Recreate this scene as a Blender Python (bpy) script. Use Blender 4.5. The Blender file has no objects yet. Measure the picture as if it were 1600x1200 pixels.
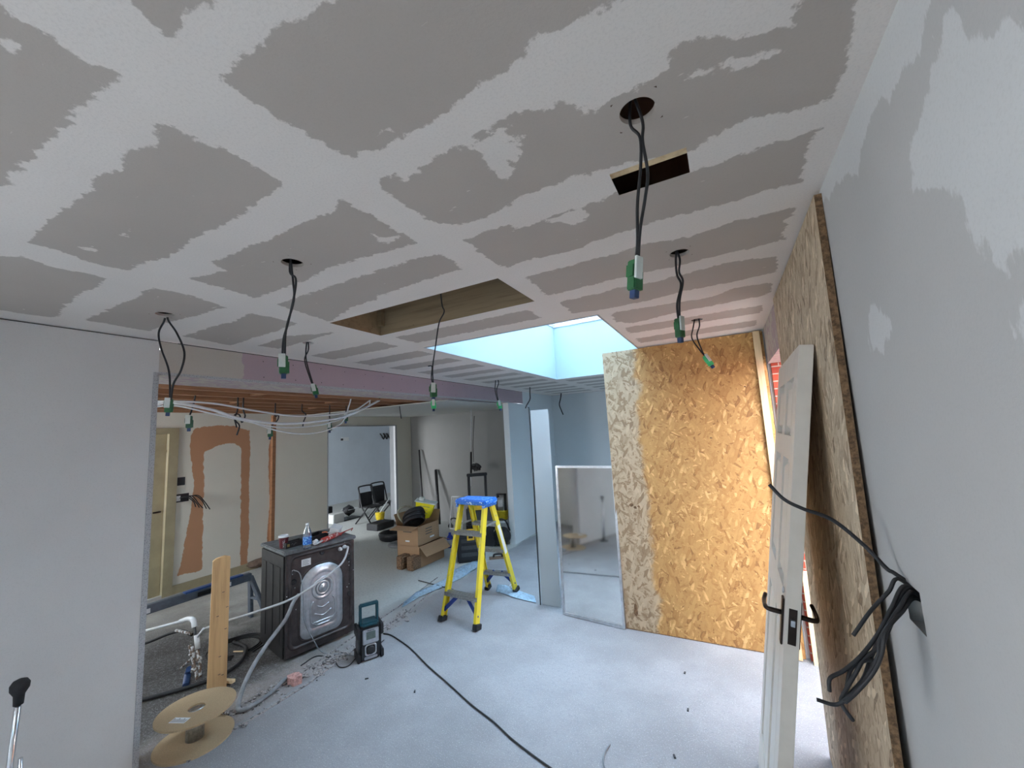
import bpy, bmesh, math, random
import numpy as np
from mathutils import Vector, Matrix
random.seed(7)
PI = math.pi
S = bpy.context.scene
col = S.collection

# ------------------------------------------------------------------ camera
EYE = 1.714
F_PX = 620.2
WX = -3.04
YAW, PITCH, ROLL = -0.4865, 0.1209, 0.0557
def _axes():
    cy, sy, cp, sp = math.cos(YAW), math.sin(YAW), math.cos(PITCH), math.sin(PITCH)
    f = Vector((sy*cp, cy*cp, sp)); r = Vector((cy, -sy, 0)); d = f.cross(r)
    c, s = math.cos(ROLL), math.sin(ROLL)
    return c*r + s*d, -s*r + c*d, f
AR, AD, AF = _axes()
cam = bpy.data.cameras.new('camera'); cam_o = bpy.data.objects.new('camera', cam); col.objects.link(cam_o)
cam.sensor_width = 36; cam.lens = F_PX/1600*36; cam.clip_start = .02
cam_o.matrix_world = Matrix.Translation((0, 0, EYE)) @ Matrix((AR, -AD, -AF)).transposed().to_4x4()
S.camera = cam_o
# surveying helpers: where a sight line from the camera meets a real plane of the room
def ray(x, y): return AR*((x-800)/F_PX) + AD*((y-600)/F_PX) + AF
def at_z(x, y, z): d = ray(x, y); return d*((z-EYE)/d.z) + Vector((0, 0, EYE))
def at_y(x, y, Y): d = ray(x, y); return d*(Y/d.y) + Vector((0, 0, EYE))
def at_x(x, y, X): d = ray(x, y); return d*(X/d.x) + Vector((0, 0, EYE))

# ------------------------------------------------------------------ light
S.view_settings.view_transform = 'Standard'; S.view_settings.look = 'None'
S.view_settings.gamma = 1; S.view_settings.use_curve_mapping = False
S.view_settings.exposure = 1.58
w = bpy.data.worlds.new('sky'); S.world = w; w.use_nodes = True
WN, WL = w.node_tree.nodes, w.node_tree.links; bg = WN['Background']
_tc = WN.new('ShaderNodeTexCoord'); _sp = WN.new('ShaderNodeSeparateXYZ'); WL.new(_tc.outputs['Generated'], _sp.inputs[0])
_rc = WN.new('ShaderNodeValToRGB'); WL.new(_sp.outputs[2], _rc.inputs[0])
_rc.color_ramp.elements[0].position = 0; _rc.color_ramp.elements[0].color = (.97, .97, 1, 1)
_rc.color_ramp.elements[1].position = .8; _rc.color_ramp.elements[1].color = (.72, .86, 1, 1)
WL.new(_rc.outputs[0], bg.inputs[0])
_mr = WN.new('ShaderNodeMapRange'); WL.new(_sp.outputs[2], _mr.inputs[0]); _mr.inputs[1].default_value = 0; _mr.inputs[2].default_value = .9
_mr.inputs[3].default_value = 6.5; _mr.inputs[4].default_value = 8.0; WL.new(_mr.outputs[0], bg.inputs[1])
SUN = bpy.data.lights.new('sun', 'SUN'); SUN.energy = .5; SUN.angle = math.radians(12); SUN.color = (1, .9, .75)
sun_o = bpy.data.objects.new('sun', SUN); col.objects.link(sun_o)
sun_o.rotation_euler = Vector((1.0, -1.1, 1.35)).to_track_quat('Z', 'Y').to_euler()
def portal(loc, rot, sx, sy):
    l = bpy.data.lights.new('sky_portal', 'AREA'); l.shape = 'RECTANGLE'; l.size = sx; l.size_y = sy
    l.cycles.is_portal = True
    o = bpy.data.objects.new('sky_portal', l); col.objects.link(o); o.location = loc; o.rotation_euler = rot
portal((WX-.14, -1.6, 1.18), (0, -PI/2, 0), 2.2, 2.5)            # unseen window added in the left wall to light the camera end
portal((-5.5, -.46, 1.55), (PI/2, 0, 0), 1.1, 1.2)  # small unseen window added to brighten the back room
portal((.60, 3.07, 1.06), (0, PI/2, 0), 2.1, 1.1)              # doorway in the right wall

# ------------------------------------------------------------------ materials
def nt(name, rough=.8, metal=0):
    m = bpy.data.materials.new(name); m.use_nodes = True
    N = m.node_tree.nodes; L = m.node_tree.links; b = N['Principled BSDF']
    b.inputs['Roughness'].default_value = rough; b.inputs['Metallic'].default_value = metal
    return m, N, L, b
def c4(c): return (c[0], c[1], c[2], 1)
def srgb(r, g, b):
    f = lambda v: (v/255/12.92 if v/255 <= .04045 else ((v/255+.055)/1.055)**2.4)
    return (f(r), f(g), f(b))
def noise(N, L, vec, scale, detail=4, rough=.6, dim='3D'):
    n = N.new('ShaderNodeTexNoise'); n.inputs['Scale'].default_value = scale
    n.inputs['Detail'].default_value = detail; n.inputs['Roughness'].default_value = rough
    if vec is not None: L.new(vec, n.inputs['Vector'])
    return n.outputs[0]
def mth(N, L, op, a, b=None, c=None, clamp=False):
    n = N.new('ShaderNodeMath'); n.operation = op; n.use_clamp = clamp
    for i, v in enumerate((a, b, c)):
        if v is None: continue
        if isinstance(v, (int, float)): n.inputs[i].default_value = v
        else: L.new(v, n.inputs[i])
    return n.outputs[0]
def mixc(N, L, f, a, b):
    n = N.new('ShaderNodeMix'); n.data_type = 'RGBA'
    if isinstance(f, (int, float)): n.inputs[0].default_value = f
    else: L.new(f, n.inputs[0])
    for i, v in ((6, a), (7, b)):
        if isinstance(v, tuple): n.inputs[i].default_value = c4(v)
        else: L.new(v, n.inputs[i])
    return n.outputs[2]
def ramp(N, L, f, stops):
    n = N.new('ShaderNodeValToRGB'); e = n.color_ramp.elements
    while len(e) > 1: e.remove(e[-1])
    e[0].position = stops[0][0]; e[0].color = c4(stops[0][1])
    for p, c in stops[1:]:
        k = e.new(p); k.color = c4(c)
    L.new(f, n.inputs[0]); return n.outputs[0]
def step(N, L, v, a, b):
    n = N.new('ShaderNodeMapRange'); n.interpolation_type = 'SMOOTHSTEP'
    L.new(v, n.inputs[0]); n.inputs[1].default_value = a; n.inputs[2].default_value = b
    return n.outputs[0]
def objco(N): return N.new('ShaderNodeTexCoord').outputs['Object']
def mapping(N, L, vec, scale=(1, 1, 1), rot=(0, 0, 0)):
    n = N.new('ShaderNodeMapping'); n.inputs['Scale'].default_value = scale; n.inputs['Rotation'].default_value = rot
    L.new(vec, n.inputs['Vector']); return n.outputs[0]
def bump(N, L, b, h, strength=.3, dist=.005):
    n = N.new('ShaderNodeBump'); n.inputs['Strength'].default_value = strength; n.inputs['Distance'].default_value = dist
    L.new(h, n.inputs['Height']); L.new(n.outputs[0], b.inputs['Normal'])
_pm = {}
def plain(name, c, rough=.6, metal=0, var=.15, scale=25, bmp=.15):
    if name in _pm: return _pm[name]
    m, N, L, b = nt(name, rough, metal); v = objco(N); n = noise(N, L, v, scale)
    L.new(mixc(N, L, step(N, L, n, .3, .7), tuple(k*(1-var) for k in c), tuple(min(1, k*(1+var)) for k in c)), b.inputs['Base Color'])
    if bmp: bump(N, L, b, n, bmp, .002)
    _pm[name] = m; return m
def splat(name, c, c2, amount=.62, scale=60, rough=.5):
    m, N, L, b = nt(name, rough); v = objco(N); n = noise(N, L, v, scale, 3)
    L.new(mixc(N, L, step(N, L, n, amount-.03, amount+.02), c, c2), b.inputs['Base Color']); return m

def two_tone(name, attr, a, b2, amp=.03, sc=28, stretch=(1, 1, 1), specks=True, rough=.9, soft=.004):
    """paper / compound surface; attr holds the distance to the edge of each patch"""
    m, N, L, b = nt(name, rough); v = objco(N)
    at = N.new('ShaderNodeAttribute'); at.attribute_name = attr
    vv = mapping(N, L, v, stretch)
    n = noise(N, L, vv, sc, 5, .65); n2 = noise(N, L, v, 5, 3)
    d = mth(N, L, 'MULTIPLY_ADD', mth(N, L, 'SUBTRACT', n, .5), amp*3.2, at.outputs['Fac'])
    d = mth(N, L, 'MULTIPLY_ADD', mth(N, L, 'SUBTRACT', n2, .5), amp*2.0, d)
    k = step(N, L, d, -soft, soft)
    if specks:
        s = noise(N, L, mapping(N, L, v, (18, 45, 18), (0, 0, .35)), 1, 2, .5)
        k = mth(N, L, 'MULTIPLY', k, mth(N, L, 'SUBTRACT', 1, mth(N, L, 'MULTIPLY', step(N, L, s, .73, .78), .7)))
    g = noise(N, L, v, 160, 3, .7); g2 = noise(N, L, v, 3, 4)
    ca = mixc(N, L, g2, tuple(x*.93 for x in a), tuple(x*1.06 for x in a))
    cb = mixc(N, L, g2, tuple(x*.94 for x in b2), tuple(x*1.05 for x in b2))
    c = mixc(N, L, k, cb, ca)
    c = mixc(N, L, mth(N, L, 'MULTIPLY', step(N, L, g, .45, .7), .14), c, tuple(x*.75 for x in a))
    L.new(c, b.inputs['Base Color'])
    bump(N, L, b, mth(N, L, 'MULTIPLY_ADD', k, -.4, g), .12, .003)
    return m

M_ceil = two_tone('plasterboard_ceiling', 'patch', (.47, .415, .365), (.76, .70, .645), .022, 26)
M_wallr = two_tone('plasterboard_wall_right', 'patch', (.42, .41, .395), (.53, .53, .52), .03, 22, (1, 1, .35), False)
M_beam = two_tone('pink_plasterboard', 'patch', (.43, .335, .36), (.50, .46, .40), .02, 20, specks=False)
M_far = two_tone('plaster_wall_back_room', 'patch', (.50, .27, .15), (.72, .70, .61), .02, 14, (1, 1, .5), False)

def board_mat(name, c, var=.08):
    m, N, L, b = nt(name, .9); v = objco(N); n = noise(N, L, v, 2.2, 5); g = noise(N, L, v, 190, 2, .7)
    cc = mixc(N, L, n, tuple(k*(1-var) for k in c), tuple(min(1, k*(1+var)) for k in c))
    cc = mixc(N, L, mth(N, L, 'MULTIPLY', step(N, L, g, .5, .7), .2), cc, tuple(k*.72 for k in c))
    L.new(cc, b.inputs['Base Color']); bump(N, L, b, g, .15, .002); return m
M_wall = board_mat('grey_plasterboard', (.64, .63, .61))
M_wall2 = board_mat('pale_plasterboard', (.66, .69, .70), .05); M_strip = board_mat('dull_pale_plasterboard', (.44, .46, .46), .05)
M_panel = board_mat('cream_plasterboard', (.80, .77, .66), .06)
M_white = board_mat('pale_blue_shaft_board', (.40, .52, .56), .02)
M_farroom = board_mat('far_room_plaster', (.56, .62, .68), .12)
M_paper = board_mat('plasterboard_backroom_ceiling', (.5, .5, .48), .05)

def concrete():
    m, N, L, b = nt('dusty_concrete', .85); v = objco(N)
    sep = N.new('ShaderNodeSeparateXYZ'); L.new(v, sep.inputs[0])
    n1 = noise(N, L, v, 1.3, 5, .6); n2 = noise(N, L, v, 38, 4, .75); n3 = noise(N, L, v, 140, 3, .7)
    base = mixc(N, L, step(N, L, n1, .35, .65), (.255, .25, .255), (.33, .325, .33))
    back = mixc(N, L, step(N, L, n1, .35, .65), (.27, .255, .23), (.42, .40, .355))
    wob = noise(N, L, v, 3, 4)
    xx = mth(N, L, 'MULTIPLY_ADD', mth(N, L, 'SUBTRACT', wob, .5), .35, sep.outputs[0])
    k = step(N, L, xx, -3.06, -2.98)
    # soft dusty patches on the old slab of the back room get paler towards the far end
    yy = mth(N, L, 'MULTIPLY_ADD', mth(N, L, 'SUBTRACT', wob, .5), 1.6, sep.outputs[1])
    back = mixc(N, L, step(N, L, yy, 2.2, 3.4), back, mixc(N, L, n1, (.44, .45, .42), (.56, .57, .54)))
    shade_k = mth(N, L, 'MULTIPLY', step(N, L, yy, 2.75, 1.9), step(N, L, sep.outputs[0], -5.6, -4.6))  # near left part: shade painted dark into the slab colour
    back = mixc(N, L, shade_k, back, mixc(N, L, n2, (.035, .033, .031), (.10, .092, .085)))
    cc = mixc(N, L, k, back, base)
    tr_ = mth(N, L, 'MULTIPLY', mth(N, L, 'MULTIPLY', step(N, L, xx, -3.32, -3.15), step(N, L, xx, -2.84, -2.90)), step(N, L, yy, 4.6, 3.0))
    cc = mixc(N, L, mth(N, L, 'MULTIPLY', tr_, .75), cc, mixc(N, L, n2, (.20, .175, .16), (.38, .34, .32)))
    cc = mixc(N, L, mth(N, L, 'MULTIPLY', step(N, L, n2, .50, .70), .6), cc, (.24, .24, .26))
    cc = mixc(N, L, mth(N, L, 'MULTIPLY', step(N, L, n3, .55, .7), .45), cc, (.72, .72, .72))
    L.new(cc, b.inputs['Base Color'])
    bump(N, L, b, mth(N, L, 'ADD', n2, mth(N, L, 'MULTIPLY', n3, .6)), .55, .008); return m
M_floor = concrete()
M_rubble = splat('rubble_mix', (.34, .31, .30), (.12, .11, .11), .55, 45, .95)

def timber(name, c1, c2, axis='Z', rough=.7):
    m, N, L, b = nt(name, rough); v = objco(N)
    sc = {'X': (1.2, 22, 22), 'Y': (22, 1.2, 22), 'Z': (22, 22, 1.2)}[axis]
    n = noise(N, L, mapping(N, L, v, sc), 1.5, 5, .65); k = noise(N, L, v, 7, 2)
    cc = ramp(N, L, n, [(.25, c2), (.5, c1), (.75, tuple(min(1, x*1.15) for x in c1))])
    cc = mixc(N, L, step(N, L, k, .74, .78), cc, tuple(x*.35 for x in c2))
    L.new(cc, b.inputs['Base Color']); bump(N, L, b, n, .25, .002); return m
M_tim = timber('sawn_timber', (.60, .38, .18), (.40, .22, .09), 'Z')
M_timx = timber('sawn_timber_lengthwise', (.30, .22, .13), (.19, .13, .075), 'X')
M_joist = timber('old_joist', (.36, .18, .09), (.20, .09, .045), 'Y')
M_deck = timber('old_floorboards', (.09, .05, .028), (.05, .027, .016), 'Y')
M_batten = timber('pale_batten', (.78, .60, .36), (.60, .42, .22), 'Z')

def osb(name, plane, light, mid, dark, sl=15, sw=75, vertical=False, pale=None):
    m, N, L, b = nt(name, .65); v = objco(N)
    sep = N.new('ShaderNodeSeparateXYZ'); L.new(v, sep.inputs[0])
    cb = N.new('ShaderNodeCombineXYZ')
    L.new(sep.outputs[0 if plane == 'XZ' else 1], cb.inputs[0]); L.new(sep.outputs[2], cb.inputs[1])
    uv = cb.outputs[0]
    wn = N.new('ShaderNodeTexNoise'); wn.inputs['Scale'].default_value = 9; wn.inputs['Detail'].default_value = 2; L.new(uv, wn.inputs['Vector'])
    va = N.new('ShaderNodeVectorMath'); va.operation = 'MULTIPLY_ADD'
    L.new(wn.outputs['Color'], va.inputs[0]); va.inputs[1].default_value = (.008, .008, 0); L.new(uv, va.inputs[2]); uv = va.outputs[0]
    tone = None; hs = None
    angs = (1.45, 1.75, 1.57, 1.15, 2.0, 1.35, .8) if vertical else (.15, .9, 1.6, 2.3, 2.8, .55, 1.25, 1.95)
    for i, a in enumerate(angs):
        mp = mapping(N, L, mapping(N, L, uv, (1, 1, 1), (0, 0, a)), (sl*(1+.15*i), sw*(1-.08*i), 1))
        ad = N.new('ShaderNodeVectorMath'); ad.operation = 'ADD'; L.new(mp, ad.inputs[0]); ad.inputs[1].default_value = (i*13.7, i*5.1, 0)
        vo = N.new('ShaderNodeTexVoronoi'); vo.voronoi_dimensions = '2D'; vo.inputs['Scale'].default_value = 1; L.new(ad.outputs[0], vo.inputs['Vector'])
        sc = N.new('ShaderNodeSeparateColor'); L.new(vo.outputs['Color'], sc.inputs[0])
        t = mth(N, L, 'ADD', mth(N, L, 'MULTIPLY', sc.outputs[0], .8), mth(N, L, 'MULTIPLY', step(N, L, vo.outputs['Distance'], .3, .8), -.10))
        if tone is None: tone = t
        else:
            sel = step(N, L, sc.outputs[1], .66, .68)
            mx = N.new('ShaderNodeMix'); L.new(sel, mx.inputs[0]); L.new(tone, mx.inputs[2]); L.new(t, mx.inputs[3]); tone = mx.outputs[0]
    fine = noise(N, L, mapping(N, L, uv, (30, 120, 1), (0, 0, 1.2)), 1, 4)
    tone = mth(N, L, 'ADD', tone, mth(N, L, 'MULTIPLY', mth(N, L, 'SUBTRACT', fine, .5), .22))
    cc = ramp(N, L, tone, [(.0, tuple((x+y)/2 for x, y in zip(dark, mid))), (.03, mid), (.20, tuple(x*.55+y*.45 for x, y in zip(mid, light))), (.42, light), (.56, tuple(x*.5+y*.5 for x, y in zip(mid, light))), (.66, light), (.80, tuple(min(1, x*1.35+.05) for x in light))])
    if pale:
        big = noise(N, L, uv, 4, 4)
        e = mth(N, L, 'MULTIPLY_ADD', mth(N, L, 'SUBTRACT', big, .5), .25, sep.outputs[0])
        cc = mixc(N, L, mth(N, L, 'MULTIPLY', step(N, L, e, pale[0]+.03, pale[0]-.03), .75), cc, mixc(N, L, step(N, L, tone, .05, .5), (.25, .19, .12), (.47, .39, .28)))
    L.new(cc, b.inputs['Base Color']); bump(N, L, b, tone, .3, .003); return m
M_osb = osb('strand_board_golden', 'XZ', (.48, .28, .095), (.36, .18, .055), (.18, .08, .03), 8, 110, pale=(-.66,))
M_osb2 = osb('strand_board_weathered', 'YZ', (.54, .43, .30), (.33, .23, .14), (.10, .065, .035), 8, 95, True)
M_osbedge = plain('strand_board_edge', (.17, .10, .05), .9, 0, .5, 90, .5)

def card(name, c):
    m, N, L, b = nt(name, .85); v = objco(N); n = noise(N, L, mapping(N, L, v, (4, 4, 90)), 1, 3)
    L.new(mixc(N, L, n, tuple(x*.88 for x in c), tuple(x*1.08 for x in c)), b.inputs['Base Color']); return m
M_card = card('brown_cardboard', (.40, .25, .14))
M_mdf = plain('chipboard', (.40, .29, .17), .85, 0, .12, 220, .3)
M_black = plain('black_plastic', (.012, .012, .014), .45, 0, .3)
M_rubber = plain('black_rubber', (.015, .015, .017), .6, 0, .3)
M_dark = plain('dark_grey_plastic', (.045, .047, .05), .5)
M_green = plain('green_plastic', (.02, .12, .04), .4, 0, .2)
M_greenb = plain('bright_green_plastic', (.06, .55, .20), .4, 0, .15)
M_clear = plain('milky_plastic', (.62, .66, .62), .3, 0, .08)
M_bluep = plain('dark_blue_plastic', (.02, .05, .14), .4)
M_yellow = splat('yellow_fibreglass', (.80, .62, .03), (.45, .40, .20), .68, 30, .4)
M_yelp = plain('yellow_plastic', (.90, .78, .02), .4, 0, .06)
M_blue = splat('blue_plastic_with_paint_specks', (.02, .17, .62), (.60, .75, .85), .60, 40, .4)
M_bluest = plain('dark_blue_steel', (.02, .05, .26), .4, .2)
M_alu = plain('worn_aluminium', (.38, .38, .37), .45, .8, .2, 60)
M_steel = plain('galvanised_steel', (.55, .57, .60), .35, .9, .12, 30)
M_chrome = plain('bright_steel', (.70, .70, .72), .18, 1, .08, 30, 0)
M_whitep = plain('white_plastic', (.72, .74, .75), .45, 0, .05)
M_conduit = plain('grey_conduit', (.50, .51, .52), .55, 0, .1)
M_hose = plain('grey_hose', (.22, .23, .24), .6, 0, .2)
M_red = plain('red_plastic', (.42, .05, .04), .45)
M_redcup = plain('dark_red_paper', (.13, .012, .02), .5, 0, .1)
M_paint = plain('white_gloss_paint', (.68, .63, .56), .42, 0, .03, 12, .05)
M_iron = plain('dark_bronze', (.035, .025, .02), .35, .7)
M_wmdark = plain('dark_brown_steel', (.050, .042, .042), .42, .35, .35, 14)
M_wmtop = plain('dusty_dark_top', (.13, .145, .155), .5, .1, .3, 18)
M_rim = plain('cut_paper_edge', (.30, .28, .25), .9)
M_bead = None
def bead():
    m, N, L, b = nt('perforated_steel_bead', .5, .5); v = objco(N)
    vo = N.new('ShaderNodeTexVoronoi'); vo.inputs['Scale'].default_value = 150; L.new(v, vo.inputs['Vector'])
    L.new(mixc(N, L, step(N, L, vo.outputs['Distance'], .3, .42), (.26, .27, .28), (.42, .43, .44)), b.inputs['Base Color']); return m
M_bead = bead(); M_bead.node_tree.nodes['Principled BSDF'].inputs['Metallic'].default_value = 0
def brick():
    m, N, L, b = nt('red_brick', .9); v = objco(N)
    bt = N.new('ShaderNodeTexBrick'); bt.inputs['Scale'].default_value = 4.4
    bt.inputs['Color1'].default_value = c4((.40, .07, .035)); bt.inputs['Color2'].default_value = c4((.32, .05, .03)); bt.inputs['Mortar'].default_value = c4((.42, .34, .28))
    bt.inputs['Mortar Size'].default_value = .02
    L.new(mapping(N, L, v, (1, 1, 1), (PI/2, 0, 0)), bt.inputs['Vector']); L.new(bt.outputs[0], b.inputs['Base Color']); return m
M_brick = brick()
M_ground = plain('bright_paving', (.72, .70, .66), .9, 0, .12, 30)
def glassm(name, tint, tr=.9):
    m, N, L, b = nt(name, .05)
    g = N.new('ShaderNodeBsdfGlossy'); g.inputs['Roughness'].default_value = .03
    t = N.new('ShaderNodeBsdfTransparent'); t.inputs[0].default_value = c4(tint)
    mx = N.new('ShaderNodeMixShader'); lw = N.new('ShaderNodeLayerWeight'); lw.inputs[0].default_value = .35
    L.new(mth(N, L, 'MULTIPLY_ADD', lw.outputs['Fresnel'], .7, 1-tr-.02, True), mx.inputs[0]); L.new(t.outputs[0], mx.inputs[1]); L.new(g.outputs[0], mx.inputs[2])
    L.new(mx.outputs[0], N['Material Output'].inputs[0]); return m
M_glass = glassm('window_glass', (.97, .99, 1))
M_solar = glassm('blue_solar_glass', (.80, .88, .95))
M_film = glassm('clear_film', (.75, .85, .92), .7)
M_mirror = plain('mirror_silver', (.86, .87, .86), .05, 1, .04, 3, .0)

# ------------------------------------------------------------------ mesh helpers
class B:
    def __init__(s): s.bm = bmesh.new()
    def box(s, lo, hi, mi=0, M=None, bev=0):
        r = bmesh.ops.create_cube(s.bm, size=1); vs = r['verts']
        lo, hi = Vector(lo), Vector(hi); c = (lo+hi)/2; d = hi-lo
        for v in vs: v.co = Vector((v.co.x*d.x, v.co.y*d.y, v.co.z*d.z)) + c
        fs = {f for v in vs for f in v.link_faces}
        if bev:
            es = {e for v in vs for e in v.link_edges}
            r2 = bmesh.ops.bevel(s.bm, geom=list(es), offset=bev, segments=2, affect='EDGES', clamp_overlap=True)
            fs = set(r2['faces']) | {f for f in fs if f.is_valid}
            vs = {v for f in fs for v in f.verts}
            isl = set(vs); 
            vs = isl
        for f in fs:
            if f.is_valid: f.material_index = mi
        if M is not None:
            for v in vs: v.co = M @ v.co
        return s
    def beam(s, a, b, w, t, up=(0, 0, 1), mi=0, bev=0):
        """square section bar from a to b; w across, t along 'up'"""
        a, b = Vector(a), Vector(b); d = (b-a); ln = d.length; d.normalize(); up = Vector(up)
        x = d.cross(up); 
        if x.length < 1e-4: x = d.cross(Vector((0, 1, 0)))
        x.normalize(); y = x.cross(d)
        M = Matrix.Translation(a) @ Matrix((x, y, d)).transposed().to_4x4()
        return s.box((-w/2, -t/2, 0), (w/2, t/2, ln), mi, M, bev)
    def tube(s, pts, r, seg=8, caps=True, mi=0):
        pts = [Vector(p) for p in pts]; n = len(pts); rings = []; prev = None
        for i, p in enumerate(pts):
            t = (pts[min(i+1, n-1)] - pts[max(i-1, 0)]).normalized()
            if prev is None:
                u = t.cross(Vector((0, 0, 1)))
                if u.length < 1e-3: u = t.cross(Vector((0, 1, 0)))
            else: u = prev - t*prev.dot(t)
            u.normalize(); prev = u; q = t.cross(u)
            rr = r[i] if isinstance(r, (list, tuple)) else r
            rings.append([s.bm.verts.new(p + (u*math.cos(a)+q*math.sin(a))*rr) for a in [2*PI*k/seg for k in range(seg)]])
        for i in range(n-1):
            for k in range(seg):
                f = s.bm.faces.new((rings[i][k], rings[i][(k+1) % seg], rings[i+1][(k+1) % seg], rings[i+1][k])); f.smooth = True; f.material_index = mi
        if caps:
            for rg in (rings[0][::-1], rings[-1]):
                f = s.bm.faces.new(rg); f.material_index = mi
        return s
    def lathe(s, prof, c=(0, 0, 0), seg=24, mi=0, M=None):
        c = Vector(c); rings = []
        for r, z in prof:
            rings.append([s.bm.verts.new(Vector((max(r, 1e-4)*math.cos(2*PI*k/seg), max(r, 1e-4)*math.sin(2*PI*k/seg), z))) for k in range(seg)])
        for i in range(len(rings)-1):
            for k in range(seg):
                f = s.bm.faces.new((rings[i][k], rings[i][(k+1) % seg], rings[i+1][(k+1) % seg], rings[i+1][k])); f.smooth = True; f.material_index = mi
        for rg in (rings[0][::-1], rings[-1]): s.bm.faces.new(rg).material_index = mi
        for rg in rings:
            for v in rg: v.co = (M @ v.co if M is not None else v.co) + c
        return s
    def prism(s, poly, h, M=None, mi=0):
        """polygon (x,y) raised to z=h"""
        a = [s.bm.verts.new((x, y, 0)) for x, y in poly]; b = [s.bm.verts.new((x, y, h)) for x, y in poly]
        n = len(a); s.bm.faces.new(a[::-1]).material_index = mi; s.bm.faces.new(b).material_index = mi
        for i in range(n): s.bm.faces.new((a[i], a[(i+1) % n], b[(i+1) % n], b[i])).material_index = mi
        if M is not None:
            for v in a+b: v.co = M @ v.co
        return s
    def quad(s, *p, mi=0):
        f = s.bm.faces.new([s.bm.verts.new(q) for q in p]); f.material_index = mi; return s
    def blob(s, c, r, sub=2, jit=.15, sc=(1, 1, 1)):
        res = bmesh.ops.create_icosphere(s.bm, subdivisions=sub, radius=r)
        for v in res['verts']:
            k = 1+random.uniform(-jit, jit); v.co = Vector((v.co.x*sc[0], v.co.y*sc[1], v.co.z*sc[2]))*k + Vector(c)
        return s
def obj(name, b, mats, parent=None, M=None, loc=None):
    bmesh.ops.recalc_face_normals(b.bm, faces=b.bm.faces[:]) if name not in _noflip else None
    me = bpy.data.meshes.new(name); b.bm.to_mesh(me); b.bm.free()
    for m in (mats if isinstance(mats, (list, tuple)) else [mats]): me.materials.append(m)
    o = bpy.data.objects.new(name, me); col.objects.link(o)
    if parent: o.parent = parent
    if M is not None: o.matrix_basis = M
    if loc is not None: o.location = loc
    return o
_noflip = set()
def tag(o, label, cat, group=None, kind=None):
    o['label'] = label; o['category'] = cat
    if group: o['group'] = group
    if kind: o['kind'] = kind
    return o
def thing(name, label, cat, loc=(0, 0, 0), rz=0, group=None):
    o = bpy.data.objects.new(name, None); col.objects.link(o); o.location = loc; o.rotation_euler = (0, 0, rz)
    o.empty_display_size = .1
    return tag(o, label, cat, group)
def struct(name, b, m, label=None, parent=None):
    o = obj(name, b, m, parent)
    if not parent: o['kind'] = 'structure'
    if label: o['label'] = label
    return o
def curve(pts, n=10):
    """smooth path through the points (Catmull-Rom)"""
    P = [Vector(p) for p in pts]; P = [2*P[0]-P[1]] + P + [2*P[-1]-P[-2]]; out = []
    for i in range(1, len(P)-2):
        for k in range(n):
            t = k/n; a, b_, c, d = P[i-1:i+3]
            out.append(.5*((2*b_) + (c-a)*t + (2*a-5*b_+4*c-d)*t*t + (3*b_-a-3*c+d)*t**3))
    out.append(P[-2]); return out
def line(pts, r, n=8, seg=6): return B().tube(curve(pts, n), r, seg)
def child(name, parent, pts, r, m, n=8, seg=6):
    return obj(name, line(pts, r, n, seg), m, parent)
def sdf(P, polys):
    """signed distance of points to a set of polygons, positive inside"""
    P = np.asarray(P); best = np.full(len(P), -9.0)
    for poly in polys:
        Q = np.asarray(poly, float); d = np.full(len(P), 1e9); ins = np.zeros(len(P), bool); n = len(Q)
        for i in range(n):
            a, b_ = Q[i], Q[(i+1) % n]; e = b_-a; w_ = P-a
            t = np.clip((w_@e)/(e@e+1e-12), 0, 1); d = np.minimum(d, np.linalg.norm(w_-t[:, None]*e, axis=1))
            c1 = (a[1] > P[:, 1]) != (b_[1] > P[:, 1])
            with np.errstate(divide='ignore', invalid='ignore'):
                xi = (b_[0]-a[0])*(P[:, 1]-a[1])/(b_[1]-a[1]) + a[0]
            ins ^= c1 & (P[:, 0] < xi)
        best = np.maximum(best, np.where(ins, d, -d))
    return best
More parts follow.
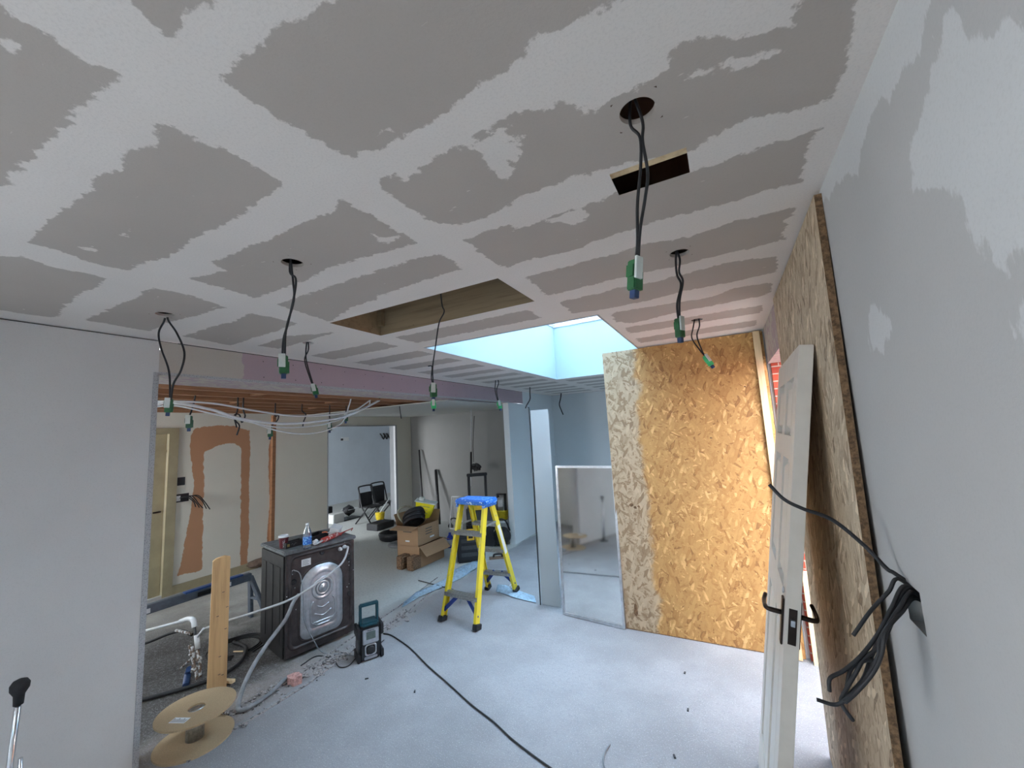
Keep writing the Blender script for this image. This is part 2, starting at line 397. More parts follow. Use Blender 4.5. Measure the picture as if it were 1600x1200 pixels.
def sheet(name, axis, const, us, vs, holes, polys, mat, rounds=(), light=(), skip=None):
    """a gridded wall or ceiling surface with real cut-outs and a patch-distance attribute.
    axis: the constant axis; u,v are the two others in order"""
    def co(u, v): 
        return {0: (const, u, v), 1: (u, const, v), 2: (u, v, const)}[axis]
    us = sorted(set(round(x, 5) for x in us)); vs = sorted(set(round(x, 5) for x in vs))
    bm = bmesh.new(); G = {}
    def vert(i, j):
        if (i, j) not in G: G[i, j] = bm.verts.new(co(us[i], vs[j]))
        return G[i, j]
    cut = [(h[0]-h[2]*1.25, h[0]+h[2]*1.25, h[1]-h[2]*1.25, h[1]+h[2]*1.25) for h in rounds]
    for i in range(len(us)-1):
        for j in range(len(vs)-1):
            cu, cv = (us[i]+us[i+1])/2, (vs[j]+vs[j+1])/2
            if any(h[0] < cu < h[1] and h[2] < cv < h[3] for h in list(holes)+cut): continue
            bm.faces.new((vert(i, j), vert(i+1, j), vert(i+1, j+1), vert(i, j+1)))
    K = 48
    for (hu, hv, r) in rounds:
        a = r*1.25; inn, out, up = [], [], []
        for k in range(K):
            t = 2*PI*(k+.5)/K; c, s_ = math.cos(t), math.sin(t); q = a/max(abs(c), abs(s_))
            inn.append(bm.verts.new(co(hu+r*c, hv+r*s_))); out.append(bm.verts.new(co(hu+q*c, hv+q*s_)))
            p = list(co(hu+r*c, hv+r*s_)); p[axis] += .0125; up.append(bm.verts.new(p))
        for k in range(K):
            k2 = (k+1) % K; bm.faces.new((inn[k], inn[k2], out[k2], out[k])); bm.faces.new((inn[k], up[k], up[k2], inn[k2]))
    me = bpy.data.meshes.new(name); bm.to_mesh(me); bm.free(); me.materials.append(mat)
    ua, va = {0: (1, 2), 1: (0, 2), 2: (0, 1)}[axis]
    cos = np.empty(len(me.vertices)*3, np.float32); me.vertices.foreach_get('co', cos); cos = cos.reshape(-1, 3)
    P = cos[:, [ua, va]]; d = sdf(P, polys) if polys else np.full(len(P), -1.)
    if light: d = np.minimum(d, -sdf(P, light))
    d = np.clip(d, -.2, .2)
    at = me.attributes.new('patch', 'FLOAT', 'POINT'); at.data.foreach_set('value', d.astype(np.float32))
    o = bpy.data.objects.new(name, me); col.objects.link(o); return o
def frange(a, b_, st): return list(np.arange(a, b_+1e-6, st))

# ================================================================== ROOM
CZ = 2.40; WX = -3.04; RX = .33
HC = CZ-EYE
L_ = lambda *p: [tuple(at_z(x/2, y/2, CZ))[:2] for x, y in p]
R_ = lambda *p: [tuple(at_z(800+x/2, y/2, CZ))[:2] for x, y in p]
# outline of the bare paper areas between the filled joints
polys = [
 L_((-140,-60),(0,15),(60,60),(130,90),(200,140),(290,200),(405,225),(340,265),(230,370),(150,440),(60,510),(0,585),(-140,700)),
 L_((330,-90),(390,0),(440,40),(480,75),(515,112),(550,90),(580,50),(625,0),(700,-90)),
 L_((655,235),(735,222),(790,170),(850,105),(900,75),(960,40),(1030,0),(1120,-90),(2500,-90))[:9]
  + R_((600,-90),(450,-60),(330,0),(230,45),(120,95),(40,135),(60,175),(0,205))
  + L_((1560,240),(1480,285),(1400,340),(1340,380),(1260,430),(1200,465),(1085,495),(1010,450),(930,400),(830,345),(760,290)),
 L_((475,390),(540,400),(600,440),(700,465),(790,510),(840,550),(882,576),(800,640),(740,680),(640,730),(560,780),(520,800),(440,825),(400,845),(300,825),(180,780),(70,757),(180,670),(290,580),(310,540),(385,515),(380,475),(430,465),(470,450),(490,415)),
 L_((1060,620),(1130,650),(1200,700),(1312,760),(1180,790),(1050,830),(960,870),(880,905),(795,932),(700,900),(590,870),(680,850),(720,850),(665,820),(760,780),(860,740),(940,700),(1030,660)),
 L_((1180,565),(1310,515),(1400,470),(1500,430),(1600,360)) + R_((80,335),(150,320),(205,345),(225,360),(300,310),(420,270),(500,215),(490,165),(520,140),(640,110),(760,100),(880,75),(880,0),(900,-90),(1090,-90),(1060,0),(1060,150),(1010,260),(1000,305),(870,345),(760,362),(640,420),(560,470),(420,500),(310,520),(180,560),(0,625)) + L_((1560,660),(1440,705),(1370,700),(1300,665),(1230,610)),
 L_((1450,750),(1520,720),(1600,700)) + R_((0,725),(120,680),(250,630),(345,600),(560,535),(760,470),(970,400),(920,470),(910,572),(740,610),(560,665),(420,700),(300,740),(180,785),(60,810),(0,832)) + L_((1560,830),(1500,790)),
 R_((40,865),(180,830),(330,790),(400,765),(560,740),(700,690),(870,650),(890,650),(850,690),(850,750),(740,775),(600,810),(430,850),(330,870),(210,900),(110,925)),
 R_((150,945),(330,900),(450,880),(600,840),(730,810),(830,800),(820,850),(700,880),(560,905),(420,940),(300,965),(190,980)),
 R_((300,980),(450,955),(620,930),(700,900),(810,880),(815,910),(780,925),(650,950),(500,980),(380,1010),(330,1005)),
 L_((-60,800),(60,800),(150,830),(250,850),(330,870),(300,900),(230,930),(200,960),(180,992),(60,980),(-60,960)),
 L_((420,930),(480,900),(600,925),(700,960),(620,985),(520,1010),(470,1035),(380,1020),(270,1000),(340,965)),
 L_((860,950),(960,920),(1080,880),(1200,840),(1290,810),(1380,790),(1450,840),(1380,860),(1290,890),(1180,930),(1100,960),(1030,1005),(950,980)),
 L_((570,1050),(650,1025),(740,1000),(780,980),(930,1010),(860,1035),(780,1060),(720,1080)),
 L_((810,1080),(900,1050),(1040,1040),(960,1065),(870,1090)),
]
for k in range(13):                                     # the joists further off: one joint every 0.28 m
    y0 = (1.98+.41*k); y1 = y0+.21
    for (a, b_) in ((-.56, .27), (-1.93, -.93), (-2.83, -2.1)):
        if a == -.56 and k < 2: continue
        if a == -1.93 and k < 1:
            y1_ = y1-.02
        polys.append([(a, y0), (b_, y0+.01), (b_, y1), (a, y1)])
smears = [L_((1440,470),(1500,430),(1590,385),(1600,575),(1540,540),(1500,500),(1470,465)), R_((0,430),(30,430),(0,560)),
          L_((1230,555),(1300,525),(1310,535),(1260,565)), L_((1160,730),(1200,745),(1260,735),(1200,765)),
          R_((95,690),(200,655),(260,670),(190,700)), L_((375,735),(450,705),(400,740)), L_((255,775),(300,772),(290,783)),
          L_((1180,400),(1225,405),(1200,418)), L_((0,110),(60,140),(80,165),(0,150)), R_((560,240),(640,205),(760,180),(800,165),(860,150),(760,200),(640,215))]
OP1 = (-1.96, -.83, 1.49, 1.88)
SKY = (-1.98, -.63, 2.36, 5.06)
SLOT = (-.21, -.015, 1.035, 1.15)
SKY_ADD_FAR = (-.95, .10, 5.3, 7.0)                              # unseen roof light added beyond the golden board to brighten the far end
SKY_ADD_REAR = (-2.0, -.4, -2.4, -.9)                             # unseen roof light added behind the photographer as fill
HOLES = [(-.10, .85, .038), (-1.39, .895, .038), (-2.43, .90, .038), (-2.47, 1.71, .036),
         (-.095, 1.70, .037), (-.10, 2.92, .036)]
us = frange(WX-.02, RX, .02) + [OP1[0], OP1[1], SKY[0], SKY[1], SKY_ADD_FAR[0], SKY_ADD_FAR[1], SKY_ADD_REAR[0], SKY_ADD_REAR[1], SLOT[0], SLOT[1], WX-.02, RX]
vs = frange(-2.9, 7.42, .02) + [OP1[2], OP1[3], SKY[2], SKY[3], SKY_ADD_FAR[2], SKY_ADD_FAR[3], SKY_ADD_REAR[2], SKY_ADD_REAR[3], SLOT[2], SLOT[3], 7.42]
for h in HOLES:
    us += [h[0]-h[2]*1.25, h[0]+h[2]*1.25]; vs += [h[1]-h[2]*1.25, h[1]+h[2]*1.25]
ceil = sheet('ceiling', 2, CZ, us, vs, [OP1, SKY, SKY_ADD_FAR, SKY_ADD_REAR, SLOT], polys, M_ceil, HOLES, smears); ceil['kind'] = 'structure'
# roof void: deck over everything but the roof light
b = B()
X0, X1, Y0, Y1, Z1 = WX-.13, RX+.3, -3.0, 7.6, CZ+.24
_y = Y0; _deck = []
for K_ in (SKY_ADD_REAR, SKY, SKY_ADD_FAR):
    _deck += [((X0, _y), (X1, K_[2]-.018)), ((X0, K_[2]-.02), (K_[0]-.018, K_[3]+.02)), ((K_[1]+.018, K_[2]-.02), (X1, K_[3]+.02))]; _y = K_[3]+.018
_deck.append(((X0, _y), (X1, Y1)))
for lo, hi in _deck:
    b.box((*lo, Z1), (*hi, Z1+.06))
for lo, hi in (((X0, Y0), (X0+.04, Y1)), ((X1-.04, Y0), (X1, Y1)), ((X0, Y0), (X1, Y0+.04)), ((X0, Y1-.04), (X1, Y1))):
    b.box((*lo, CZ-.02), (*hi, Z1+.06))
struct('trim_1', b, M_deck, 'roof deck above the plasterboard ceiling')
# timber lining of the dark opening
b = B(); t = .045
b.box((OP1[0]-t, OP1[3], CZ+.001), (OP1[1]+t, OP1[3]+t, Z1)); b.box((OP1[0]-t, OP1[2]-t, CZ+.014), (OP1[1]+t, OP1[2], Z1))
b.box((OP1[0]-t, OP1[2], CZ+.001), (OP1[0]-.002, OP1[3], Z1)); b.box((OP1[1]+.002, OP1[2], CZ+.014), (OP1[1]+t, OP1[3], Z1))
b.box((OP1[0], OP1[2], Z1-.03), (OP1[1], OP1[3], Z1-.005)); b.box((OP1[0], OP1[3]-.03, CZ+.06), (OP1[0]+.035, OP1[3], Z1-.03))
struct('trim_2', b, M_timx, 'timber joists and noggins lining the open ceiling hatch')
b = B(); b.box((-.9, SLOT[2]-.002, CZ+.0135), (RX, SLOT[2]+.045, CZ+.10)); b.box((-.001, SLOT[2]+.05, CZ+.014), (.04, SLOT[3]+.3, CZ+.16))
struct('trim_3', b, M_batten, 'timber joist seen through the small slot in the ceiling')
# roof light shaft
b = B(); st = .02; TZ = 3.12
b.box((SKY[0]-st, SKY[2]-st, CZ+.0005), (SKY[0], SKY[3]+st, TZ)); b.box((SKY[1], SKY[2]-st, CZ+.0005), (SKY[1]+st, SKY[3]+st, TZ))
b.box((SKY[0], SKY[2]-st, CZ+.0005), (SKY[1], SKY[2], TZ)); b.box((SKY[0], SKY[3], CZ+.0005), (SKY[1], SKY[3]+st, TZ))
struct('window_1', b, M_white, 'white plasterboard shaft of the roof light')
rl = bpy.data.objects['window_1']
b = B(); fr = .05
for lo, hi in (((SKY[0]-.05, SKY[2]-.05), (SKY[1]+.05, SKY[2]+.01)), ((SKY[0]-.05, SKY[3]-.01), (SKY[1]+.05, SKY[3]+.05)), ((SKY[0]-.05, SKY[2]), (SKY[0]+.01, SKY[3])), ((SKY[1]-.01, SKY[2]), (SKY[1]+.05, SKY[3]))):
    b.box((*lo, TZ), (*hi, TZ+.06))
obj('window_frame', b, M_steel, rl)
obj('window_pane', B().box((SKY[0], SKY[2], TZ+.03), (SKY[1], SKY[3], TZ+.036)), M_solar, rl)
portal(((SKY[0]+SKY[1])/2, (SKY[2]+SKY[3])/2, TZ+.1), (0, 0, 0), SKY[1]-SKY[0], SKY[3]-SKY[2])
for K_, nm, lb in ((SKY_ADD_FAR, 'window_added_far', 'white shaft of the added roof light beyond the golden board'), (SKY_ADD_REAR, 'window_added_rear', 'white shaft of the added roof light behind the photographer')):
    b = B(); b.box((K_[0]-st, K_[2]-st, CZ+.0005), (K_[0], K_[3]+st, TZ)); b.box((K_[1], K_[2]-st, CZ+.0005), (K_[1]+st, K_[3]+st, TZ))
    b.box((K_[0], K_[2]-st, CZ+.0005), (K_[1], K_[2], TZ)); b.box((K_[0], K_[3], CZ+.0005), (K_[1], K_[3]+st, TZ))
    w4 = struct(nm, b, M_white, lb)
    obj('window_pane', B().box((K_[0], K_[2], TZ-.03), (K_[1], K_[3], TZ-.024)), M_solar, w4)
    portal(((K_[0]+K_[1])/2, (K_[2]+K_[3])/2, TZ+.1), (0, 0, 0), K_[1]-K_[0], K_[3]-K_[2])
# thin metal bead round the shaft mouth
b = B()
for lo, hi in (((SKY[0]-.012, SKY[2]-.012), (SKY[1]+.012, SKY[2])), ((SKY[0]-.012, SKY[3]), (SKY[1]+.012, SKY[3]+.012)), ((SKY[0]-.012, SKY[2]), (SKY[0], SKY[3])), ((SKY[1], SKY[2]), (SKY[1]+.012, SKY[3]))):
    b.box((*lo, CZ-.003), (*hi, CZ))
struct('trim_4', b, M_steel, 'thin metal bead round the mouth of the roof light')

# floor with rough slab, continues into the back rooms
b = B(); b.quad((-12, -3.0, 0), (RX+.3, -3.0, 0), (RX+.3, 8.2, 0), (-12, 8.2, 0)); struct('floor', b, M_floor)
# left wall and the far nib of the same wall
b = B(); wy0, wy1, wz0, wz1 = -2.85, -.42, .08, 2.28
b.box((WX-.12, -3.0, 0), (WX, wy0, CZ-.003)); b.box((WX-.12, wy1, 0), (WX, 1.11, CZ-.003)); b.box((WX-.12, wy0, 0), (WX, wy1, wz0)); b.box((WX-.12, wy0, wz1), (WX, wy1, CZ-.003)); struct('wall_left', b, M_wall)
b = B(); b.box((WX-.10, 5.58, 0), (WX, 6.1, 2.188)); b.box((WX-.10, 6.1, 0), (WX, 7.42, 2.397)); 
struct('wall_left_far', b, M_wall2)
b = B(); b.box((WX-.0, 1.085, 0), (WX+.003, 1.112, 2.20)); b.box((WX, 1.11, 2.185), (WX+.003, 5.6, 2.203))
struct('trim_5', b, M_bead, 'perforated corner bead round the opening')
# downstand beam, pink boarding with a skimmed end
pk = [[(1.62, 2.0), (7, 2.0), (7, 2.5), (1.58, 2.5)]]
bm_o = sheet('trim_6', 0, WX+.001, frange(1.11, 6.1, .03)+[6.1], [2.19, 2.23, 2.27, 2.31, 2.35, CZ-.004], [], pk, M_beam); bm_o['kind'] = 'structure'; bm_o['label'] = 'pink plasterboard downstand beam over the opening'
b = B(); b.box((WX-.45, 1.11, 2.19), (WX-.002, 5.58, CZ-.06)); o = obj('beam_underside', b, M_beam, bm_o)
b = B()
for y in frange(1.75, 5.9, .24):
    for z in (2.23, 2.35): b.lathe([(.004, 0), (.004, .001)], (0, 0, 0), 8, 0, Matrix.Translation((WX+.001, y+random.uniform(-.02, .02), z)) @ Matrix.Rotation(PI/2, 4, 'Y'))
obj('drywall_screws', b, M_dark, bm_o)['kind'] = 'stuff'
b = B(); b.box((WX, 1.2, CZ-.008), (WX+.004, 6.1, CZ-.002)); b.box((WX, -3, CZ-.006), (WX+.003, 1.2, CZ-.003)); struct('trim_7', b, M_dark, 'dark strip painted as the shadow gap along the top of the beam')  # dark strip in place of the shade in the ceiling joint

# right wall
Rw = lambda *p: [tuple(at_x(800+x/2, y/2, RX))[1:] for x, y in p]
paper = []
lightp = [Rw((1330,-120),(1322,0),(1250,180),(1190,300),(1150,330),(1110,400),(1085,470),(1075,570),(1055,530),(1040,560),(1010,560),(995,600),(960,640),(940,600),(1190,0),(1250,-140)),
          Rw((1700,20),(1600,30),(1550,30),(1500,60),(1475,90),(1415,100),(1372,50),(1345,70),(1335,180),(1300,300),(1270,400),(1240,450),(1235,608),(1400,600),(1430,700),(1460,780),(1475,820),(1500,790),(1520,830),(1550,780),(1600,820),(1700,860)),
          Rw((1110,960),(1150,960),(1180,1020),(1170,1100),(1120,1100)), Rw((1560,1000),(1620,980),(1620,1080),(1570,1060))]
CW = (1.195, 1.345, 1.23, 1.36)
wr = sheet('wall_right', 0, RX, frange(-2.9, 2.5, .03)+[2.5], frange(0, CZ, .03)+[CZ], [(1.21, 1.31, 1.235, 1.315)], [[(-3.5, -.2), (2.8, -.2), (2.8, 3), (-3.5, 3)]], M_wallr, (), lightp); wr['kind'] = 'structure'
b = B(); b.box((RX+.005, -3.0, 0), (RX+.10, 1.2, CZ)); b.box((RX+.005, 1.32, 0), (RX+.25, 2.5, CZ)); b.box((RX+.005, 1.2, 0), (RX+.1, 1.32, 1.22)); b.box((RX+.005, 1.2, 1.33), (RX+.1, 1.32, CZ))
b.box((RX+.1, 1.1, 1.1), (RX+.12, 1.4, 1.45)); b.box((RX, 3.64, 0), (RX+.25, 7.9, CZ))
struct('wall_right_core', b, M_wall)
b = B(); b.box((RX+.045, 1.19, 1.22), (RX+.05, 1.33, 1.33)); struct('trim_12', b, M_dark, 'dark plate painted as the shade inside the hole in the right wall')  # dark plate stands for the shade inside the cable hole
b = B(); b.box((RX, 2.5, 2.13), (RX+.25, 3.64, CZ)); struct('trim_8', b, M_beam, 'pink plasterboard lintel over the outside doorway')
b = B(); b.box((WX, 7.42, 0), (RX, 7.54, CZ-.002)); struct('wall_far', b, M_wall2)
# wall behind the photographer, then the unseen window added in the left wall
b = B(); b.box((WX-.1, -3.0, 0), (RX+.1, -2.9, CZ)); struct('wall_back', b, M_wall)
b = B()
for lo, hi in (((wy0, wz0), (wy1, wz0+.06)), ((wy0, wz1-.06), (wy1, wz1)), ((wy0, wz0), (wy0+.06, wz1)), ((wy1-.06, wz0), (wy1, wz1)), ((-1.63, wz0), (-1.57, wz1))):
    b.box((WX-.09, lo[0], lo[1]), (WX-.03, hi[0], hi[1]))
struct('window_added_left', b, M_dark)
obj('window_pane', B().box((WX-.062, wy0, wz0), (WX-.058, wy1, wz1)), M_glass, bpy.data.objects['window_added_left'])

# ---- back room beyond the opening
BX = -6.1; BZ = 2.17
brown = [[(2.56, 0), (2.96, 0), (3.0, .9), (3.0, 1.35), (3.03, 1.48), (3.08, 1.55), (3.2, 1.62), (3.22, 1.6), (3.25, 1.3), (3.24, .6), (3.22, 0), (3.5, 0), (3.5, 1.92), (3.4, 1.97), (3.0, 2.0), (2.68, 1.94), (2.66, 1.3), (2.62, .8)],
         [(3.62, 0), (3.68, 0), (3.70, 2.17), (3.64, 2.17)]]
DW = (4.57, 6.16, 0, 1.985)
def bw(p): return tuple(at_x(p[0], p[1], BX))[1:]
br2 = [[bw(p) for p in ((278,900),(300,790),(303,752),(297,700),(300,670),(340,664),(375,668),(391,672),(391,700),(390,760),(387,890),(376,890),(376,780),(377,700),(365,691),(345,694),(330,702),(318,708),(318,760),(317,850),(316,890))],
       [bw(p) for p in ((415,880),(421,790),(420,720),(424,650),(430,650),(430,880))]]
sheet_o = sheet('wall_back_room', 0, BX, frange(-1, 6.85, .04)+[DW[0], DW[1], 2.28, 2.46, 6.9], frange(0, 2.36, .04)+[1.985, 2.36], [DW, (1.4, 2.40, 0, 1.95)], br2, M_far); sheet_o['kind'] = 'structure'
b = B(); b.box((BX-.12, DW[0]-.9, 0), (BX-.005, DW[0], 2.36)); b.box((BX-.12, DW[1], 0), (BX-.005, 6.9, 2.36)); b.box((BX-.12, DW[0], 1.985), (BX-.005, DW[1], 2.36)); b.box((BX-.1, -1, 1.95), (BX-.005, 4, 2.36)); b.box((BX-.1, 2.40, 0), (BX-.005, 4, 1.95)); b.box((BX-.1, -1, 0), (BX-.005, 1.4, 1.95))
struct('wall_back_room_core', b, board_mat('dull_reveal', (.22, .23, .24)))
b = B(); b.box((BX, 3.62, 0), (BX+.052, 3.668, BZ)); struct('trim_13', b, M_joist, 'dark stud beside the cream panel')
b = B(); b.box((BX, 3.67, 0), (BX+.05, 4.57, BZ)); struct('wall_back_room_panel', b, M_panel)
b = B(); b.box((BX+.05, 4.555, 0), (BX+.054, 4.575, 1.985)); b.box((BX+.0, 6.15, 0), (BX+.05, 6.2, 2.0)); b.box((BX+.001, 4.57, 1.98), (BX+.05, 6.2, 2.0)); struct('trim_9', b, M_bead, 'metal bead round the far doorway')
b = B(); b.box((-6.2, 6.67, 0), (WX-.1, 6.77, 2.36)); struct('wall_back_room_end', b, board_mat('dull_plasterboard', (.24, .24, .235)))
b = B(); b.box((-6.1, -.42, 0), (WX-.1, -.32, .95)); b.box((-6.1, -.42, 2.15), (WX-.1, -.32, 2.4)); b.box((-6.1, -.42, .95), (-6.05, -.32, 2.15)); b.box((-4.95, -.42, .95), (WX-.1, -.32, 2.15)); struct('wall_back_room_near', b, M_wall)  # window opening added in this unseen wall to light the back room
b = B(); b.box((-6.2, 4.15, BZ), (WX-.10, 6.77, BZ+.0125)); struct('ceiling_back_room', b, M_paper)
b = B(); b.box((-6.2, -.42, 2.30), (WX-.46, 6.8, 2.33)); struct('trim_10', b, M_deck, 'old floorboards above the open joists')
jt = thing('ceiling_joists', 'old brown timber joists bare over the back room, seen past the pink beam', 'joists')
jt.name = 'ceiling_joist_frame'
for i, x in enumerate(frange(-5.95, -3.6, .38)):
    obj('joist', B().box((x-.025, -.3, 2.185), (x+.025, 6.6, 2.30)), M_joist, jt)
for (x, y) in ((-5.76, 1.9), (-5.38, 2.9), (-4.62, 2.4), (-4.24, 3.3), (-5.0, 3.6), (-3.86, 2.2)):
    obj('noggin', B().box((x-.165, y-.022, 2.20), (x+.165, y+.022, 2.30)), M_joist, jt)
# far room beyond the doorway
b = B(); b.box((-9.9, 2.5, 0), (-9.8, 11.2, 2.5)); struct('wall_far_room', b, M_farroom)
b = B(); b.box((-9.9, 11.1, 0), (-6.1, 11.2, 2.5)); b.box((-9.9, 2.4, 0), (-8.9, 2.5, 2.5)); b.box((-7.0, 2.4, 0), (-6.2, 2.5, 2.5)); b.box((-9.9, 2.4, 0), (-6.2, 2.5, .2)); b.box((-9.9, 2.4, 2.3), (-6.2, 2.5, 2.5)); b.box((-6.2, 6.8, 0), (-6.1, 11.1, 2.5)); struct('wall_far_room_side', b, M_farroom)  # includes an unseen window opening added to brighten the far room
b = B(); b.box((-9.9, 2.4, 2.4), (-6.1, 11.2, 2.45)); struct('ceiling_far_room', b, M_paper)
portal((-7.95, 2.36, 1.25), (PI/2, 0, 0), 1.9, 2.1)  # sky through the added far-room window
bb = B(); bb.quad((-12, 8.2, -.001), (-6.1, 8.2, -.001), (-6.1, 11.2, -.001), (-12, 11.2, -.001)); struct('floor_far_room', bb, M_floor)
# side door of the back room: frame, leaf, batten
dr = B(); dr.box((BX-.09, 2.36, 0), (BX+.02, 2.46, 1.93)); dr.box((BX-.09, 1.4, 1.9301), (BX+.02, 2.46, 2.0)); 
M_cream = plain('old_cream_gloss', (.36, .31, .19), .4, 0, .08, 6)
struct('door_1', dr, M_cream)
d1 = bpy.data.objects['door_1']
M_lead = plain('grey_green_leaf', (.34, .36, .34), .6, 0, .1, 5)
obj('door_leaf', B().box((BX-.08, 1.5, .01), (BX-.045, 2.355, 1.93)), M_lead, d1)
b = B(); b.beam((BX-.035, 1.5, .9), (BX-.035, 2.34, 1.75), .09, .02, (1, 0, 0)); b.box((BX-.0449, 2.22, .01), (BX-.03, 2.355, 1.799)); b.box((BX-.0449, 1.5, 1.8), (BX-.03, 2.355, 1.929))
obj('door_brace', b, M_cream, d1)
obj('door_handle', B().tube([(BX-.04, 2.31, 1.0), (BX+.01, 2.31, 1.0), (BX+.01, 2.24, 1.0)], .01), M_iron, d1)
b = B(); b.box((BX, 2.46, 0), (BX+.015, 4.57, .10)); struct('baseboard_back', b, M_cream)

# ---- outside the doorway
b = B(); b.box((RX+.27, 4.15, 0), (4.5, 4.3, 2.32)); tag(obj('brick_wall', b, M_brick), 'red brick garden wall glimpsed outside, right of the golden board', 'brick wall')
b = B(); b.box((1.75, -1, -.02), (1.95, 4.15, 2.1)); struct('wall_outside_added', b, M_brick)  # unseen wall added to cut the sky light reaching the doorway
b = B(); b.box((RX+.3, -3, -.14), (6, 4.15, -.02)); struct('ground_outside', b, M_ground)
b = B(); b.box((RX+.02, 3.60, 0), (RX+.30, 3.639, 2.13)); struct('door_2', b, M_brick, 'red brick reveal of the outside doorway')
b = B(); b.box((RX+.03, 3.55, -.0), (RX+.10, 3.575, .62)); b.box((RX+.105, 3.55, 0), (RX+.17, 3.575, .60)); tag(obj('timber_offcut', b, M_batten), 'short orange-lit boards standing in the outside doorway behind the door', 'boards')
# ================================================================== OBJECTS
def frame(o, x, y, z):
    """matrix from origin and three axis directions"""
    return Matrix.Translation(Vector(o)) @ Matrix((Vector(x), Vector(y), Vector(z))).transposed().to_4x4()
def text_obj(name, s, size, M, mat, parent=None):
    cu = bpy.data.curves.new(name, 'FONT'); cu.body = s; cu.size = size; cu.extrude = .0003; cu.align_x = 'CENTER'; cu.align_y = 'CENTER'
    t = bpy.data.objects.new(name, cu); me = bpy.data.meshes.new_from_object(t); bpy.data.objects.remove(t)
    me.name = name; me.materials.clear(); me.materials.append(mat)
    o = bpy.data.objects.new(name, me); col.objects.link(o)
    if parent: o.parent = parent
    o.matrix_basis = M; return o

# ---- large boards
b = B(); b.box((-.945, 3.605, .006), (.322, 3.625, 2.392)); o = obj('strand_board', b, M_osb)
tag(o, 'golden strand board sheet standing upright as a screen between floor and ceiling', 'board')
b = B(); b.box((-.945, 3.600, .002), (.30, 3.612, .006)); obj('edge_strip', b, M_osbedge, o)
for (x, z, r) in ((-.80, 1.03, .016), (-.77, 1.01, .012), (-.74, 1.02, .009), (-.12, 1.58, .007), (.16, 1.97, .006)):
    obj('knot_mark', B().blob((x, 3.605, z), r, 2, .2, (1.2, .1, .9)), M_osbedge, o)
obj('knot_mark', B().blob((-.84, 3.605, .16), .03, 2, .3, (.6, .08, 1.5)), M_osbedge, o)
sh = Matrix.Identity(4); sh[0][2] = .012; sh[0][3] = -.026
b = B(); b.box((RX-.022, 1.462, .004), (RX-.003, 2.662, 2.385)); 
for v in b.bm.verts: v.co = sh @ v.co
for f in b.bm.faces:
    if abs(f.calc_center_median().y-1.462) < .01 or abs(f.calc_center_median().y-2.662) < .01: f.material_index = 1
tag(obj('strand_board', b, [M_osb2, M_osbedge]), 'weathered full-height strand board leaning flat against the right wall behind the door', 'board')
tag(obj('timber_batten', B().box((.255, 3.575, .004), (.30, 3.603, 2.392)), M_batten), 'pale upright timber batten along the right edge of the golden board', 'batten')
b = B(); b.box((-1.80, 3.78, .003), (-1.60, 3.793, 1.93)); tag(obj('plasterboard_offcut', b, M_strip), 'tall narrow pale plasterboard strip standing left of the mirror', 'plasterboard')
tag(obj('black_cable', line([(-1.812, 3.77, .0), (-1.812, 3.775, .5), (-1.81, 3.778, 1.2), (-1.812, 3.78, 1.90), (-1.83, 3.80, 1.97)], .007), M_rubber), 'black cable rising along the left edge of the narrow plasterboard strip', 'cable')

# mirror
mL = Vector((-1.53, 3.66, 0)); mR = Vector((-.935, 3.583, 0)); wd = (mR-mL).normalized(); up = Vector((0.0, .035, 1)).normalized()
up = (up - wd*up.dot(wd)).normalized(); nn = wd.cross(up)
MW = (mR-mL).length; MH = 1.36; MM = frame(mL + Vector((0, 0, .004)), wd, -nn, up)
mt = thing('mirror', 'tall framed mirror leaning beside the left edge of the golden board', 'mirror')
mt.matrix_world = MM
obj('mirror_glass', B().box((.015, -.004, .015), (MW-.015, .004, MH-.015)), M_mirror, mt)
b = B(); f_ = .02
b.box((0, -.012, 0), (f_, .014, MH)); b.box((MW-f_, -.012, 0), (MW, .014, MH)); b.box((f_, -.012, 0), (MW-f_, .014, f_)); b.box((f_, -.012, MH-f_), (MW-f_, .014, MH))
b.box((.0, .006, 0), (MW, .014, MH))
obj('mirror_frame', b, M_steel, mt)

# ---- panelled door leaning on the weathered board
U = Vector((.157, 0, .988)).normalized(); Wd = Vector((.02, 1, 0)); Wd = (Wd-U*Wd.dot(U)).normalized(); Nn = Wd.cross(U)
DM = frame(Vector((-.052, 1.722, .012)), Wd, Nn, U)
DMi = DM
W_, H_, T_ = .762, 1.981, .044
dt = thing('panelled_door', 'off-white six-panel door leaning on edge against the weathered strand board', 'door'); dt.matrix_world = DM
b = B()
sx = ((0, .10), (.331, .431), (.662, .762)); sz = ((0, .20), (.95, 1.09), (1.56, 1.65), (1.875, H_))
for a, c in sx: b.box((a, 0, 0), (c, T_, H_), bev=.0015)
for a, c in sz:
    b.box((.10, 0, a), (.331, T_, c)); b.box((.431, 0, a), (.662, T_, c))
obj('door_frame', b, M_paint, dt)
for a, c in ((.10, .331), (.431, .662)):
    for p, q in ((.20, .95), (1.09, 1.56), (1.65, 1.875)):
        b = B(); b.box((a, .018, p), (c, T_-.018, q))
        i = .040
        for s0, s1 in ((.003, .018), (T_-.018, T_-.003)):
            ya, yb = (s0, s1) if s0 < .02 else (s1, s0)
            v = [b.bm.verts.new(x) for x in ((a+.022, yb, p+.022), (c-.022, yb, p+.022), (c-.022, yb, q-.022), (a+.022, yb, q-.022), (a+i, ya, p+i), (c-i, ya, p+i), (c-i, ya, q-i), (a+i, ya, q-i))]
            b.bm.faces.new(v[4:])
            for k in range(4): b.bm.faces.new((v[k], v[(k+1) % 4], v[4+(k+1) % 4], v[4+k]))
        obj('door_panel', b, M_paint, dt)
hz = 1.0
